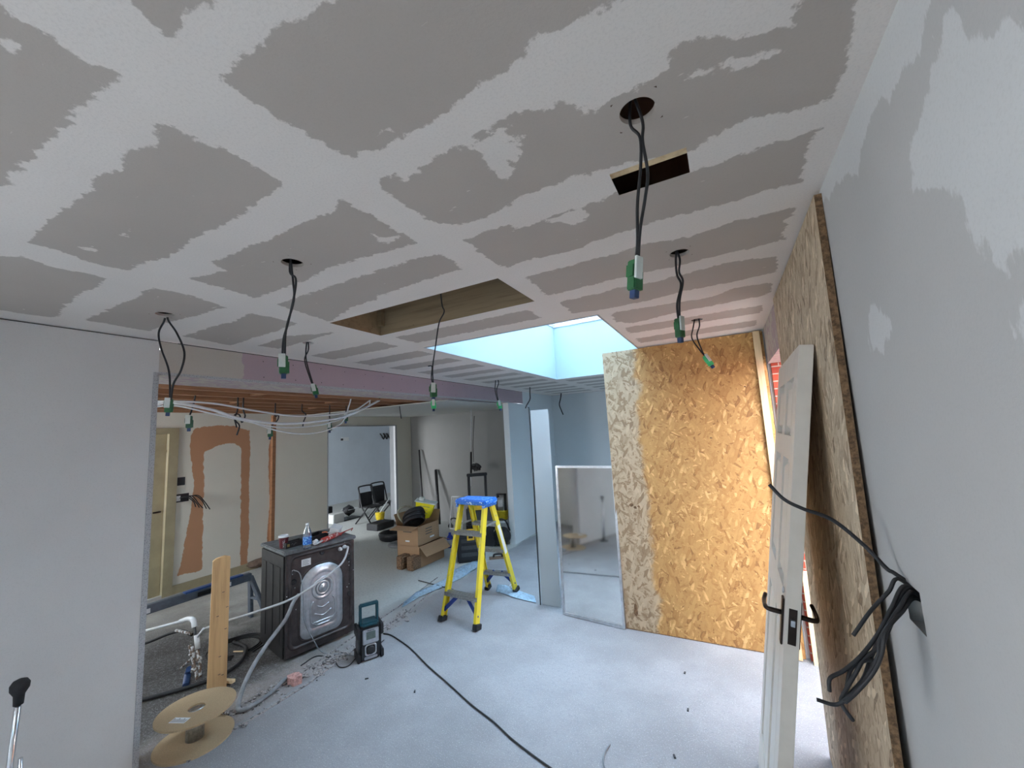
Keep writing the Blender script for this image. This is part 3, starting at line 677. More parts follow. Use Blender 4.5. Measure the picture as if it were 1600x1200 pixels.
for side, y0, s in ((0, 0, -1), (1, T_, 1)):
    b = B(); b.box((.035, min(y0, y0+s*.007), hz-.085), (.073, max(y0, y0+s*.007), hz+.075), bev=.002)
    hp = obj('handle_plate', b, M_iron, dt)
    b = B(); b.tube(curve([(.054, y0+s*.005, hz+.02), (.054, y0+s*.045, hz+.02), (.07, y0+s*.055, hz+.022), (.12, y0+s*.056, hz+.024), (.155, y0+s*.05, hz+.035)], 5), [.009]*5+[.008]*6+[.007]*10, 8)
    obj('lever', b, M_iron, hp)
lp = obj('latch_plate', B().box((-.0015, .010, hz-.06), (.001, .034, hz+.06)), M_iron, dt)
obj('latch_bolt', B().box((-.012, .016, hz+.005), (0, .028, hz+.025)), M_steel, lp)
b = B(); b.lathe([(.010, 0), (.012, .004), (.006, .006)], (0, 0, 0), 10, 0, Matrix.Translation((.052, -.002, hz+.10)) @ Matrix.Rotation(PI/2, 4, 'X')); obj('escutcheon', b, M_steel, dt)

# ---- cable bundle out of the right wall
bt = thing('cable_bundle', 'bunch of cut black cables hanging from the hole in the right wall', 'cables')
o0 = Vector((RX+.03, 1.26, 1.275))
def wy(x, y, X): return at_x(x, y, X)
paths = [
 [(1405,905,1.26),(1388,925,1.25),(1360,955,1.24),(1333,993,1.23)],
 [(1415,915,1.25),(1393,950,1.22),(1372,990,1.20),(1345,1025,1.18),(1318,1048,1.17),(1297,1060,1.16),(1296,1080,1.16)],
 [(1420,918,1.25),(1395,955,1.22),(1376,1005,1.19),(1350,1030,1.18),(1338,1050,1.17),(1318,1085,1.16),(1315,1100,1.15),(1333,1126,1.15)],
 [(1425,925,1.24),(1405,950,1.21),(1375,1000,1.18),(1372,1025,1.17),(1350,1065,1.16),(1325,1090,1.15),(1305,1101,1.15),(1276,1093,1.15)],
 [(1428,935,1.24),(1410,955,1.21),(1385,985,1.17),(1378,1020,1.16),(1365,1050,1.15),(1340,1080,1.15),(1320,1098,1.14)],
 [(1425,930,1.25),(1400,960,1.22),(1382,1000,1.20),(1372,1030,1.19),(1352,1032,1.18),(1330,1045,1.18),(1322,1080,1.17)],
 [(1422,930,1.25),(1396,958,1.23),(1378,988,1.21),(1360,1030,1.20),(1348,1062,1.18),(1322,1090,1.17)],
]
for pts in paths:
    child('cable', bt, [o0] + [at_y(*p) for p in pts], .0040, M_rubber, 8, 8)
# upper single cable reaching out into the room
P = [o0 + Vector((.0, .02, .02)), at_y(1398, 896, 1.29), at_y(1385, 888, 1.30), at_y(1350, 852, 1.31), at_y(1300, 812, 1.32), at_y(1255, 795, 1.33), at_y(1225, 780, 1.34), at_y(1202, 757, 1.35)]
tag(obj('black_cable', line(P, .0048, 8, 8), M_rubber), 'single stiff black cable sticking out of the right wall across the door', 'cable')

# ---- downlight cables hanging from the ceiling
def connector(parent, p, d, s=1.0, green=M_green, face=0):
    """clip-on terminal block: green body, milky cover, dark blue plug"""
    d = Vector(d).normalized(); x = d.cross(Vector((.88, -.47, 0))).normalized(); y = d.cross(x)
    M = frame(p, x, y, d)
    b = B(); b.box((-.011*s, -.009*s, .0), (.011*s, .009*s, .052*s), 0, M, .002*s); b.box((-.014*s, -.006*s, .018*s), (-.010*s, .006*s, .05*s), 0, M); b.box((.010*s, -.007*s, .01*s), (.015*s, .007*s, .03*s), 0, M)
    c = obj('terminal_block', b, green, parent)
    obj('milky_cover', B().box((-.004*s, -.0135*s, -.004*s), (.013*s, -.0085*s, .034*s), 0, M, .001), M_clear, c)
    obj('plug', B().box((-.006*s, -.006*s, .052*s), (.006*s, .006*s, .066*s), 0, M, .001), M_bluep, c)
GRP = 'downlight cables hanging from the filled ceiling'
def hang(px_hole, Y, paths, r, end, s=1.0, label='', green=M_green):
    t = thing('downlight_cable', label, 'cable', group=GRP)
    h = at_z(px_hole[0], px_hole[1], CZ)
    for pts in paths:
        P = [Vector((h.x+random.uniform(-.01, .01), h.y+random.uniform(-.005, .012), CZ+.05))] + [at_y(x, y, Y) for x, y in pts]
        child('cable', t, P, r, M_rubber, 6, 6)
    if end:
        a, c = at_y(*end[0], Y), at_y(*end[1], Y); connector(t, a, c-a, s, green)
    return t
hang((986, 177), .86, [[(985,195),(1000,215),(1001,260),(996,320),(996,380),(993,412)], [(1004,190),(1004,220),(1012,270),(1008,310),(1000,360),(997,412)]], .0035, ((993,408), (991,465)), 1.25, 'thick black cable pair with dark green connector, hanging nearest over the right side')
hang((456, 411), .91, [[(453,425),(462,435),(460,460),(450,505),(443,530),(441,560)], [(456,422),(458,440),(459,470),(447,515),(445,560)]], .004, ((443,556), (443,590)), 1.35, 'knotted black cable pair with white and green connector, left of the open hatch')
hang((258, 491), .93, [[(257,500),(248,520),(252,545),(264,580),(266,625)], [(262,498),(276,520),(288,550),(283,578),(271,600),(267,625)]], .0045, ((265,623), (262,648)), 1.3, 'splayed black cable loop with green connector over the left end of the beam')
hang((480, 536), 1.72, [[(478,548),(479,565),(486,590),(491,605)], [(482,546),(476,562),(484,590),(490,605)]], .0045, ((490,602), (494,620)), 1.4, 'short black cable pair with small green connector in front of the pink beam')
hang((1056, 396), 1.71, [[(1056,408),(1058,430),(1064,445),(1058,475),(1060,500)], [(1062,404),(1061,425),(1067,440),(1062,470),(1062,500)]], .0042, ((1061,498), (1063,528)), 1.5, 'black cable pair with dark green connector in front of the golden board, left')
hang((1089, 500), 2.95, [[(1083,512),(1081,528),(1092,545),(1102,557)], [(1093,508),(1089,525),(1097,548),(1102,557)]], .0045, ((1101,556), (1112,571)), 1.5, 'thin looped cable with bright green connector before the golden board', M_greenb)
# from the hatch
t = thing('downlight_cable', 'long single cable with white and bright green connector falling from the open hatch', 'cable', group=GRP)
child('cable', t, [Vector((-1.19, 1.53, Z1-.031))] + [at_y(x, y, 1.65) for x, y in ((690,472),(694,487),(686,505),(680,545),(676,575),(677,600))], .0035, M_rubber, 6, 6)
child('cable', t, [at_y(x, y, 1.65) for x, y in ((669,572),(675,573),(674,590),(677,603))], .003, M_rubber, 5, 6)
a, c = at_y(677, 600, 1.65), at_y(677, 625, 1.65); connector(t, a, c-a, 1.35); connector(t, c, Vector((0, 0, -1)), .9, M_greenb)
hang((776, 594), 4.45, [[(774,600),(774,612),(778,628)], [(779,598),(776,610),(779,628)]], .006, ((779,627), (782,640)), 1.9, 'thin cable with pale green connector hanging near the right end of the beam', M_greenb)
t = thing('downlight_cable', 'short bent grey cable at the far right end of the pink beam', 'cable', group=GRP)
child('cable', t, [Vector((at_y(828, 605, 5.6).x, 5.6, 2.41))] + [at_y(x, y, 5.6) for x, y in ((828,614),(828,624),(823,633),(821,638))], .009, M_rubber, 6, 6)
t = thing('downlight_cable', 'short bare cable hook hanging before the far wall above the mirror', 'cable', group=GRP)
child('cable', t, [Vector((at_y(877, 615, 7.1).x, 7.1, 2.41))] + [at_y(x, y, 7.1) for x, y in ((876,622),(874,632),(877,641),(880,648))], .010, M_rubber, 6, 6)

# ---- step ladder
lt = thing('step_ladder', 'yellow fibreglass stepladder with blue top standing open on the floor', 'stepladder')
FL, FR, BL, BR = Vector((-2.53, 3.13, .01)), Vector((-2.125, 3.10, .01)), Vector((-2.52, 3.93, .01)), Vector((-2.19, 3.98, .01))
tFL, tFR, tBL, tBR = Vector((-2.462, 3.40, 1.03)), Vector((-2.155, 3.385, 1.03)), Vector((-2.44, 3.52, 1.03)), Vector((-2.16, 3.505, 1.03))
def lerp(a, c, t): return a + (c-a)*t
rails = ((FL, tFL), (FR, tFR), (BL, tBL), (BR, tBR))
for k, (a, c) in enumerate(rails):
    b = B(); wide = .062; 
    d = (c-a).normalized(); side = Vector((1, -.06, 0)).normalized(); fw = side.cross(d).normalized()
    M = frame(a, side, fw, d); ln = (c-a).length; sg = 1 if k % 2 == 0 else -1
    # C-section rail
    b.box((-.004, -wide/2, .03), (.004, wide/2, ln), 0, M); b.box((0 if sg > 0 else -.022, -wide/2, .03), (.022 if sg > 0 else 0, -wide/2+.006, ln), 0, M); b.box((0 if sg > 0 else -.022, wide/2-.006, .03), (.022 if sg > 0 else 0, wide/2, ln), 0, M)
    rl_ = obj('rail', b, M_yellow, lt)
    obj('rubber_foot', B().box((-.024, -.04, -.008), (.024, .04, .04), 0, frame(a, side, fw, d), .004), M_rubber, rl_)
for z, fr_ in ((.24, 0), (.77, 0), (.80, 1), (.50, 1), (.22, 1)):
    A, Bp = (rails[0], rails[1]) if fr_ == 0 else (rails[2], rails[3])
    t_ = z/1.03; p, q = lerp(A[0], A[1], t_), lerp(Bp[0], Bp[1], t_)
    b = B(); s_ = (q-p).normalized(); M = frame(p, s_, Vector((-s_.y, s_.x, 0)), (0, 0, 1)); ln = (q-p).length
    b.box((.0, -.04, -.028), (ln, -.036, .004), 0, M); b.box((0, -.04, 0), (ln, .04, .004), 0, M); b.box((0, .036, -.028), (ln, .04, .004), 0, M)
    for k in range(5): b.box((0, -.032+k*.015, .004), (ln, -.027+k*.015, .0065), 0, M)
    obj('tread', b, M_alu, lt)
b = B(); c0 = (tFL+tBR)/2; s_ = (tFR-tFL).normalized(); M = frame(Vector((c0.x, c0.y, 1.0)), s_, Vector((-s_.y, s_.x, 0)), (0, 0, 1))
b.box((-.19, -.11, .022), (.19, .11, .075), 0, M, .012); b.box((-.17, -.115, -.0), (-.15, .115, .03), 0, M); b.box((.15, -.115, 0), (.17, .115, .03), 0, M)
obj('top_cap', b, M_blue, lt)
for A, sg in ((rails[0], 1), (rails[1], -1), (rails[2], 1), (rails[3], -1)):
    a = lerp(A[0], A[1], .08); o_ = (rails[1][0] if A is rails[0] else rails[0][0] if A is rails[1] else rails[3][0] if A is rails[2] else rails[2][0])
    o1 = (rails[1][1] if A is rails[0] else rails[0][1] if A is rails[1] else rails[3][1] if A is rails[2] else rails[2][1])
    c = lerp(lerp(A[0], A[1], .22), lerp(o_, o1, .22), .38)
    obj('corner_brace', B().beam(a, c, .035, .008, (0, 1, .2)), M_bluest, lt)
b = B(); p, q = lerp(*rails[0], .5), lerp(*rails[2], .5); b.beam(p, q, .02, .004, (1, 0, 0)); p, q = lerp(*rails[1], .5), lerp(*rails[3], .5); b.beam(p, q, .02, .004, (1, 0, 0))
b.bm.free()
for i, j in ((0, 2), (1, 3)):
    p, q = lerp(*rails[i], .80), lerp(*rails[j], .80); obj('spreader', B().beam(p, q, .018, .004, (1, 0, 0)), M_alu, lt)
d = (rails[3][1]-rails[3][0]).normalized()
obj('sticker', B().box((.0045, -.02, .50), (.0052, .02, .85), 0, frame(rails[3][0], (1, -.06, 0), Vector((1, -.06, 0)).cross(d).normalized(), d)), M_whitep, lt)['label'] = 'white warning sticker'
b = B().tube([(-2.36, 3.19, .215), (-2.36, 3.18, .17)], .012, 8); obj('hook', b, M_steel, lt)

# ---- washing machine, its back towards the room
a_ = Vector((.13, .58, 0)).normalized(); n_ = Vector((a_.y, -a_.x, 0))
wm = thing('washing_machine', 'dark brown washing machine turned back to front at the edge of the opening', 'washing machine')
WMM = frame(Vector((-3.262, 2.065, 0)), a_, -n_, (0, 0, 1)); wm.matrix_world = WMM
WW, WD, WH = .60, .54, .85
obj('body', B().box((0, .012, .02), (WW, WD, WH-.03), bev=.012), plain('near_black_steel', (.02, .019, .02), .5, .2, .3, 14), wm)
b = B()
for k in range(3): b.box((-.004, .08+k*.16, .12), (.002, .17+k*.16, .72), bev=.003)
obj('side_panel', b, _pm['near_black_steel'], wm)
obj('top_panel', B().box((-.006, -.006, WH-.03), (WW+.006, WD+.01, WH), bev=.006), M_wmtop, wm)
def rr(cx, cz, w2, h2, r, n=8, top=None):
    pts = []
    rt = top or r
    for (sx_, sz_, a0, rad) in ((1, -1, -90, r), (1, 1, 0, rt), (-1, 1, 90, rt), (-1, -1, 180, r)):
        for k in range(n+1):
            t = math.radians(a0 + 90*k/n); pts.append((cx+sx_*(w2-rad)+rad*math.cos(t), cz+sz_*(h2-rad)+rad*math.sin(t)))
    return pts
def loft(b, rings, cap=True, mi=0):
    R = [[b.bm.verts.new((x, y, z)) for x, z in pts] for pts, y in rings]
    for i in range(len(R)-1):
        for k in range(len(R[i])):
            f = b.bm.faces.new((R[i][k], R[i][(k+1) % len(R[i])], R[i+1][(k+1) % len(R[i])], R[i+1][k])); f.smooth = True; f.material_index = mi
    if cap: b.bm.faces.new(R[-1]).material_index = mi
    return b
b = B(); b.box((.012, .002, .03), (WW-.012, .014, WH-.035))
loft(b, [(rr(.30, .44, .27, .37, .06), .002), (rr(.30, .44, .262, .362, .055), -.008), (rr(.30, .44, .25, .35, .05), -.008), (rr(.30, .44, .243, .343, .045), .001)], False)
loft(b, [(rr(.30, .40, .195, .30, .08, 8, .17), .001), (rr(.30, .40, .188, .293, .075, 8, .165), -.008), (rr(.30, .40, .18, .285, .07, 8, .16), -.004)], False)
obj('rear_panel', b, M_wmdark, wm)
b = B(); loft(b, [(rr(.30, .40, .18, .285, .07, 8, .16), .0), (rr(.30, .40, .172, .277, .06, 8, .155), -.012), (rr(.30, .40, .150, .255, .05, 8, .145), -.012), (rr(.30, .40, .140, .245, .045, 8, .138), -.022), (rr(.30, .40, .115, .22, .04, 8, .113), -.022), (rr(.30, .40, .108, .213, .04, 8, .106), -.017)])
dc = obj('drum_cover', b, M_steel, wm)
b = B()
for r0, r1, y in ((.088, .072, -.024), (.055, .045, -.022)):
    b.lathe([(r0+.006, 0), (r0, .006), (r1, .006), (r1-.006, 0)], (0, 0, 0), 32, 0, Matrix.Translation((.30, -.017, .49)) @ Matrix.Rotation(PI/2, 4, 'X'))
b.lathe([(.045, 0), (.03, .006), (.008, .008), (.004, .012)], (0, 0, 0), 24, 0, Matrix.Translation((.30, -.017, .49)) @ Matrix.Rotation(PI/2, 4, 'X'))
obj('pressed_ring', b, M_steel, dc)
b = B()
for pts in ([(.22, .40), (.20, .36), (.20, .25), (.24, .21)], [(.38, .40), (.40, .36), (.40, .25), (.36, .21)], [(.25, .355), (.30, .335), (.35, .355)], [(.23, .30), (.30, .27), (.37, .30)], [(.22, .23), (.38, .23)], [(.24, .205), (.36, .205)]):
    b.tube(curve([(x, -.018, z) for x, z in pts], 5), .006, 6)
loft(b, [(rr(.385, .155, .035, .012, .011), -.012), (rr(.385, .155, .028, .007, .006), -.021)])
obj('pressed_rib', b, M_steel, dc)
b = B().box((.13, -.002, .70), (.205, .001, .755)); lb = obj('rating_label', b, M_whitep, wm)
b = B()
for k in range(4): b.box((.138, -.003, .71+k*.011), (.19-.01*(k % 2), -.002, .7125+k*.011))
obj('label_print', b, M_dark, lb)
for x, z in ((.455, .765), (.495, .775)):
    b = B().lathe([(.017, 0), (.017, .01), (.012, .012), (.012, .03), (.006, .032)], (0, 0, 0), 14, 0, Matrix.Translation((x, 0, z)) @ Matrix.Rotation(PI/2, 4, 'X')); obj('inlet_valve', b, M_whitep, wm)
b = B()
for x, z in ((.06, .69), (.06, .66), (.05, .42), (.09, .38), (.12, .30), (.13, .25), (.54, .70), (.54, .63), (.54, .60), (.55, .5), (.08, .55), (.52, .42), (.54, .44), (.555, .44), (.11, .79), (.43, .80), (.5, .81), (.02, .5), (.58, .55)):
    b.lathe([(.006, 0), (.005, .003), (.001, .004)], (0, 0, 0), 8, 0, Matrix.Translation((x, .001, z)) @ Matrix.Rotation(PI/2, 4, 'X'))
obj('screws', b, M_chrome, wm)['kind'] = 'stuff'
for x, z, r in ((.30, .775, .022), (.54, .66, .02), (.545, .36, .022), (.07, .60, .022)):
    b = B().lathe([(r, 0), (r, .006), (r*.6, .008), (r*.5, .002), (r*.3, .002)], (0, 0, 0), 18, 0, Matrix.Translation((x, .001, z)) @ Matrix.Rotation(PI/2, 4, 'X')); obj('grommet', b, M_rubber, wm)
for x, y in ((.05, .08), (.55, .08), (.05, .48), (.55, .48)):
    obj('foot', B().lathe([(.022, 0), (.022, .012), (.01, .012), (.01, .02)], (x, y, 0), 12), M_rubber, wm)
def wl(x, y, z): return WMM @ Vector((x, y, z))
# hoses and lead, parts that are fixed to the machine
wi = WMM.inverted()
def wchild(name, pts, r, m, seg=8): return child(name, wm, [wi @ Vector(p) for p in pts], r, m, 8, seg)
wchild('supply_hose', [wl(.495, -.03, .775), wl(.505, -.05, .765), at_x(534, 880, -3.05), at_x(500, 908, -3.03), at_x(455, 936, -3.12), at_x(400, 956, -3.3), at_x(345, 973, -3.6), at_x(318, 983, -3.9)], .009, M_conduit)
wchild('drain_hose', [wl(.10, -.03, .50), wl(.05, -.05, .46), wl(-.02, -.08, .36), at_x(415, 1010, -3.18), at_x(388, 1055, -3.10), at_z(372, 1102, .03), at_z(383, 1108, .02), at_z(420, 1085, .02), at_z(448, 1060, .03), at_z(470, 1058, .02)], .014, M_hose)
wchild('mains_lead', [wl(.06, -.02, .70), wl(.10, -.05, .66), wl(.12, -.06, .5), wl(.13, -.06, .3), wl(.20, -.08, .12), at_z(505, 1020, .006), at_z(535, 1022, .006), at_z(560, 1026, .006)], .004, M_hose)

# ---- things on top of the machine
TZm = WH+.001
def on_top(px, py): return at_z(px, py, TZm)
pc = on_top(443, 856)
ct = thing('paper_cup', 'dark red takeaway coffee cup with white lid on the washing machine', 'cup', pc)
M_cup = M_redcup
obj('cup_body', B().lathe([(.027, 0), (.029, .002), (.038, .092), (.037, .094)], (0, 0, 0), 24), M_cup, ct)
obj('lid', B().lathe([(.041, .088), (.041, .095), (.037, .104), (.034, .104), (.032, .099), (.001, .099)], (0, 0, 0), 24), M_whitep, ct)
tocam = (Vector((0, 0, 0))-Vector((pc.x, pc.y, 0))).normalized(); sd = Vector((-tocam.y, tocam.x, 0))
text_obj('cup_lettering', 'COSTA', .021, frame(Vector((0, 0, .045)) + tocam*.0345, (0, 0, -1), sd, tocam) @ Matrix.Identity(4), M_whitep, ct).rotation_mode = 'XYZ'
bt_ = thing('water_bottle', 'clear plastic water bottle with blue label on the washing machine', 'bottle', on_top(480, 857))
M_pet = glassm('clear_bottle_plastic', (.86, .90, .93), .75)
obj('bottle_body', B().lathe([(.030, 0), (.033, .006), (.033, .12), (.031, .135), (.014, .178), (.013, .19)], (0, 0, 0), 24), M_pet, bt_)
obj('label_band', B().lathe([(.0335, .035), (.0338, .036), (.0338, .098), (.0335, .099)], (0, 0, 0), 24), splat('blue_print', (.02, .13, .50), (.25, .55, .85), .55, 90, .4), bt_)
obj('cap', B().lathe([(.014, .186), (.014, .203), (.012, .205), (.001, .205)], (0, 0, 0), 18), M_whitep, bt_)
def tray(name, label, p, q, w_, h, m):
    p, q = Vector(p), Vector(q); d = (q-p); ln = d.length; d.normalize(); s_ = Vector((-d.y, d.x, 0)); M = frame(p, d, s_, (0, 0, 1))
    b = B(); b.box((0, 0, 0), (ln, w_, .004), 0, M); b.box((0, 0, 0), (ln, .004, h), 0, M); b.box((0, w_-.004, 0), (ln, w_, h), 0, M); b.box((0, 0, 0), (.004, w_, h), 0, M); b.box((ln-.004, 0, 0), (ln, w_, h), 0, M)
    return obj(name, b, m), M, ln
o, M, ln = tray('black_box', '', on_top(447, 858), on_top(475, 850), .07, .045, M_black); tag(o, 'small black box between cup and bottle on the washing machine', 'box')
obj('gold_emblem', B().box((.01, -.001, .012), (.03, .0, .034), 0, M), plain('gold_print', (.35, .25, .08), .4), o)
b = B().tube([M @ Vector((x, -.001, z)) for x, z in ((.045, .02), (.055, .032), (.065, .015), (.08, .03), (.10, .022))], .0012, 4); obj('silver_script', b, M_chrome, o)
o, M, ln = tray('black_tray', '', on_top(487, 849), on_top(513, 838), .10, .05, M_black); tag(o, 'open black tray behind the bottle on the washing machine', 'tray')
tb = thing('white_tub', 'square white plastic tub tipped on the washing machine top', 'tub', on_top(523, 838))
b = B(); M = Matrix.Rotation(.35, 4, 'Y') @ Matrix.Rotation(.5, 4, 'Z')
b.prism([(-.04, -.04), (.04, -.04), (.04, .04), (-.04, .04)], .07, Matrix.Translation((0, 0, .018)) @ M); obj('tub_body', b, M_whitep, tb)
b = B(); b.prism([(-.044, -.044), (.044, -.044), (.044, .044), (-.044, .044)], .006, Matrix.Translation((0, 0, .018)) @ M @ Matrix.Translation((0, 0, .07))); obj('tub_rim', b, M_whitep, tb)
g = thing('sealant_gun', 'red skeleton sealant gun lying on the washing machine with a white nozzle', 'sealant gun')
p, q = on_top(497, 852)+Vector((0, 0, .025)), on_top(545, 832)+Vector((0, 0, .025)); d = (q-p).normalized()
obj('cartridge', B().tube([lerp(p, q, .12), lerp(p, q, .62)], .021, 16), splat('cartridge_print', (.45, .05, .04), (.7, .6, .58), .6, 50, .5), g)
obj('nozzle', B().tube([lerp(p, q, -.10)-Vector((0, 0, .01)), lerp(p, q, .12)], [.003, .010], 10), M_whitep, g)
b = B(); b.tube([lerp(p, q, .62), lerp(p, q, 1.15)], .004, 8); b.tube([lerp(p, q, .66), lerp(p, q, .72)-Vector((0, 0, .02))], .008, 8); b.tube(curve([lerp(p, q, .68), lerp(p, q, .80)-Vector((.03, 0, .018)), lerp(p, q, .98)-Vector((.05, 0, .018))], 5), .006, 8); b.tube([lerp(p, q, 1.15), lerp(p, q, 1.15)+Vector((0, -.02, -.02))], .004, 6)
obj('gun_frame', b, M_red, g)
o = obj('crumpled_tissue', B().blob(on_top(493, 851)+Vector((0, 0, .022)), .022, 3, .25, (1.2, 1, .9)), M_whitep); tag(o, 'crumpled white tissue right of the bottle on the washing machine', 'tissue')
t = thing('orange_pliers', 'orange-handled pliers resting over the black tray on the washing machine', 'pliers', on_top(507, 842)+Vector((0, 0, .052)))
obj('grip', B().tube(curve([(-.03, 0, 0), (0, .01, .006), (.03, .012, .002)], 4), .006, 8), plain('orange_grip', (.55, .15, .06), .5), t)
obj('jaw', B().tube([(.03, .012, .002), (.055, .015, .004)], [.006, .003], 8), M_steel, t)

# ---- site radio
rc = at_z(577, 1026, 0); fn = Vector((.95, -.55, 0)).normalized(); sx_ = Vector((-fn.y, fn.x, 0))
RM = frame(Vector((rc.x, rc.y, 0)), sx_, -fn, (0, 0, 1))
rt = thing('site_radio', 'black and teal site radio with carrying handle beside the washing machine', 'radio'); rt.matrix_world = RM
M_teal = plain('dark_teal_plastic', (.008, .055, .075), .4)
b = B(); b.box((-.085, -.06, .0), (.085, .085, .255), bev=.018); obj('radio_body', b, M_black, rt)
b = B(); b.box((-.07, -.05, .235), (.07, .075, .275), bev=.014); obj('top_housing', b, M_teal, rt)
b = B(); b.box((-.075, -.01, .22), (-.055, .02, .40), bev=.005); b.box((.055, -.01, .22), (.075, .02, .40), bev=.005); b.box((-.075, -.012, .385), (.075, .022, .41), bev=.007); obj('handle', b, M_teal, rt)
b = B(); b.box((-.062, -.068, .125), (.062, -.058, .235), bev=.006); fp = obj('front_panel', b, M_steel, rt)
obj('display', B().box((-.035, -.0705, .160), (.035, -.067, .215)), plain('lcd_green_grey', (.10, .13, .12), .2), fp)
text_obj('panel_lettering', 'makita', .020, frame(Vector((0, -.0692, .225)), (1, 0, 0), (0, 0, 1), (0, -1, 0)), M_black, fp)
b = B().lathe([(.028, 0), (.030, .012), (.024, .016), (.001, .016)], (0, 0, 0), 24, 0, Matrix.Translation((0, -.06, .078)) @ Matrix.Rotation(PI/2, 4, 'X')); obj('tuning_dial', b, M_black, rt)
b = B(); loft(b, [(rr(0, .078, .045, .042, .02), -.0595), (rr(0, .078, .040, .037, .018), -.064), (rr(0, .078, .034, .031, .016), -.060)], False); b.box((-.05, -.066, .012), (.05, -.058, .034), bev=.004); obj('silver_bezel', b, M_steel, rt)
for s_ in (-1, 1):
    for z0, z1 in ((.0, .06), (.17, .25)): obj('corner_bumper', B().box((s_*.088-.012, -.066, z0), (s_*.088+.012, .085, z1), bev=.005), M_rubber, rt)
b = B(); loft(b, [(rr(0, .11, .05, .07, .03), 0), (rr(0, .11, .045, .065, .028), -.006)])
for v in b.bm.verts: v.co = Vector((-.086+v.co.y, v.co.x+.01, v.co.z))
obj('side_speaker', b, M_dark, rt)

# black lead from the radio over the floor
fp_ = [(599,990),(612,993),(640,1012),(668,1040),(700,1068),(735,1100),(770,1127),(800,1155),(835,1182),(880,1215),(930,1260)]
tag(obj('black_lead', line([at_z(x, y, .006) for x, y in fp_], .005, 6, 6), M_rubber), 'long black lead running across the floor from the radio', 'cable')
tag(obj('black_lead', line([at_z(x, y, .005) for x, y in ((600,1000),(585,1012),(560,1025),(545,1040),(530,1042),(520,1030),(495,1025),(470,1040))], .004, 6, 6), M_rubber), 'thin looped lead on the floor before the washing machine', 'cable')
tag(obj('wire_offcut', line([at_z(x, y, .006) for x, y in ((953,1163),(945,1175),(943,1190),(947,1205))], .004, 5, 6), M_hose), 'bent grey wire offcut alone on the floor at the bottom edge', 'wire')
chipsL = [(1070,1052,'dark wood chip on the floor nearest below the golden board'),(1075,1110,'tiny dark chip on the open floor right of the centre'),(1054,1183,'dark chip on the floor near the bottom edge'),(1192,1148,'small black sliver on the floor left of the door foot'),(648,1081,'small dark crumb on the floor beside the long black lead'),(573,1061,'black clip on the floor in front of the radio')]
for x, y, lb in chipsL:
    p = at_z(x, y, 0)
    tag(obj('debris_chip', B().box((-.012, -.005, 0), (.012, .005, .007), 0, Matrix.Translation(p) @ Matrix.Rotation(random.random()*3, 4, 'Z'), .001), M_dark), lb, 'debris')

# ---- floor channel where the old wall stood
b = B(); rnd = random.Random(3)
for k in range(520):
    y = rnd.uniform(1.15, 3.2); x = -2.93 - .06*(y < 2) + rnd.gauss(0, .06) - .02
    x = max(x, -3.06)
    if math.hypot(x+2.98, y-1.35) < .225: continue
    if y > 2.4 and rnd.random() < .5: continue
    r = rnd.uniform(.004, .016); b.blob((x, y, r*.3), r, 1, .35, (1.3, 1, .7))
o = obj('rubble', b, M_rubble); tag(o, 'grey mortar rubble strewn along the cut channel in the floor', 'rubble', kind='stuff')
b = B(); pts = [at_z(x, y, 0) for x, y in ((292,1192),(350,1150),(420,1108),(480,1070),(560,1010),(640,953),(700,905))]
for i in range(len(pts)-1):
    p, q = pts[i], pts[i+1]; b.beam(p+Vector((0, 0, .002)), q+Vector((0, 0, .002)), .014, .012, (0, 0, 1))
    p2, q2 = p+Vector((-.16, .0, .002)), q+Vector((-.16, 0, .002)); b.beam(p2, q2, .008, .008, (0, 0, 1))
struct('trim_11', b, M_rubble, 'broken screed edges of the channel')
p = at_z(462, 1066, 0)
b = B(); b.prism([(-.055, -.03), (-.02, -.05), (.04, -.04), (.055, .01), (.03, .03), (-.04, .02)], .05, Matrix.Translation(p)); b.blob(p+Vector((.01, 0, .045)), .035, 2, .25, (1.2, .8, .5)); tag(obj('broken_brick', b, plain('dusty_red_brick', (.50, .28, .25), .95, 0, .3, 60, .5)), 'dusty pink brick fragment at the end of the drain hose', 'brick')

# ---- cable reel
rcx, rcy = -3.02+.03, 1.355
rl2 = thing('cable_reel', 'empty chipboard cable reel with steel core lying beside the left wall', 'cable reel', (rcx, rcy, 0))
def disc(r, z0, z1, hole=0, c=(0, 0)):
    b = B(); K = 56
    o1 = [(c[0]+r*math.cos(2*PI*k/K), c[1]+r*math.sin(2*PI*k/K)) for k in range(K)]
    if not hole: b.prism(o1, z1-z0, Matrix.Translation((0, 0, z0))); return b
    i1 = [(c[0]+hole*math.cos(2*PI*k/K), c[1]+hole*math.sin(2*PI*k/K)) for k in range(K)]
    V = lambda P, z: [b.bm.verts.new((x, y, z)) for x, y in P]
    a, bb_, c_, d_ = V(o1, z0), V(o1, z1), V(i1, z1), V(i1, z0)
    for k in range(K):
        k2 = (k+1) % K
        for p, q in ((a, bb_), (bb_, c_), (c_, d_), (d_, a)): b.bm.faces.new((p[k], p[k2], q[k2], q[k]))
    return b
RR = .195
obj('flange', disc(RR, 0, .010, .045), M_mdf, rl2)
o = obj('flange', disc(RR, 0, .010, .042), M_mdf, rl2); o.location = (.03, -.01, .18); o.rotation_euler = (0, 0, .4)
fl2 = o
b = B(); b.lathe([(.045, .008), (.045, .181)], (0, 0, 0), 28); obj('steel_core', b, plain('ribbed_galvanised_core', (.42, .43, .42), .35, .85, .25, 70), rl2)
b = B().box((-.05, -.13, .010), (.045, -.085, .0105)); lb_ = obj('paper_label', b, M_whitep, fl2)
b = B()
for k in range(9): b.box((-.045+k*.010, -.125, .0105), (-.041+k*.010, -.10 if k % 3 else -.092, .0108))
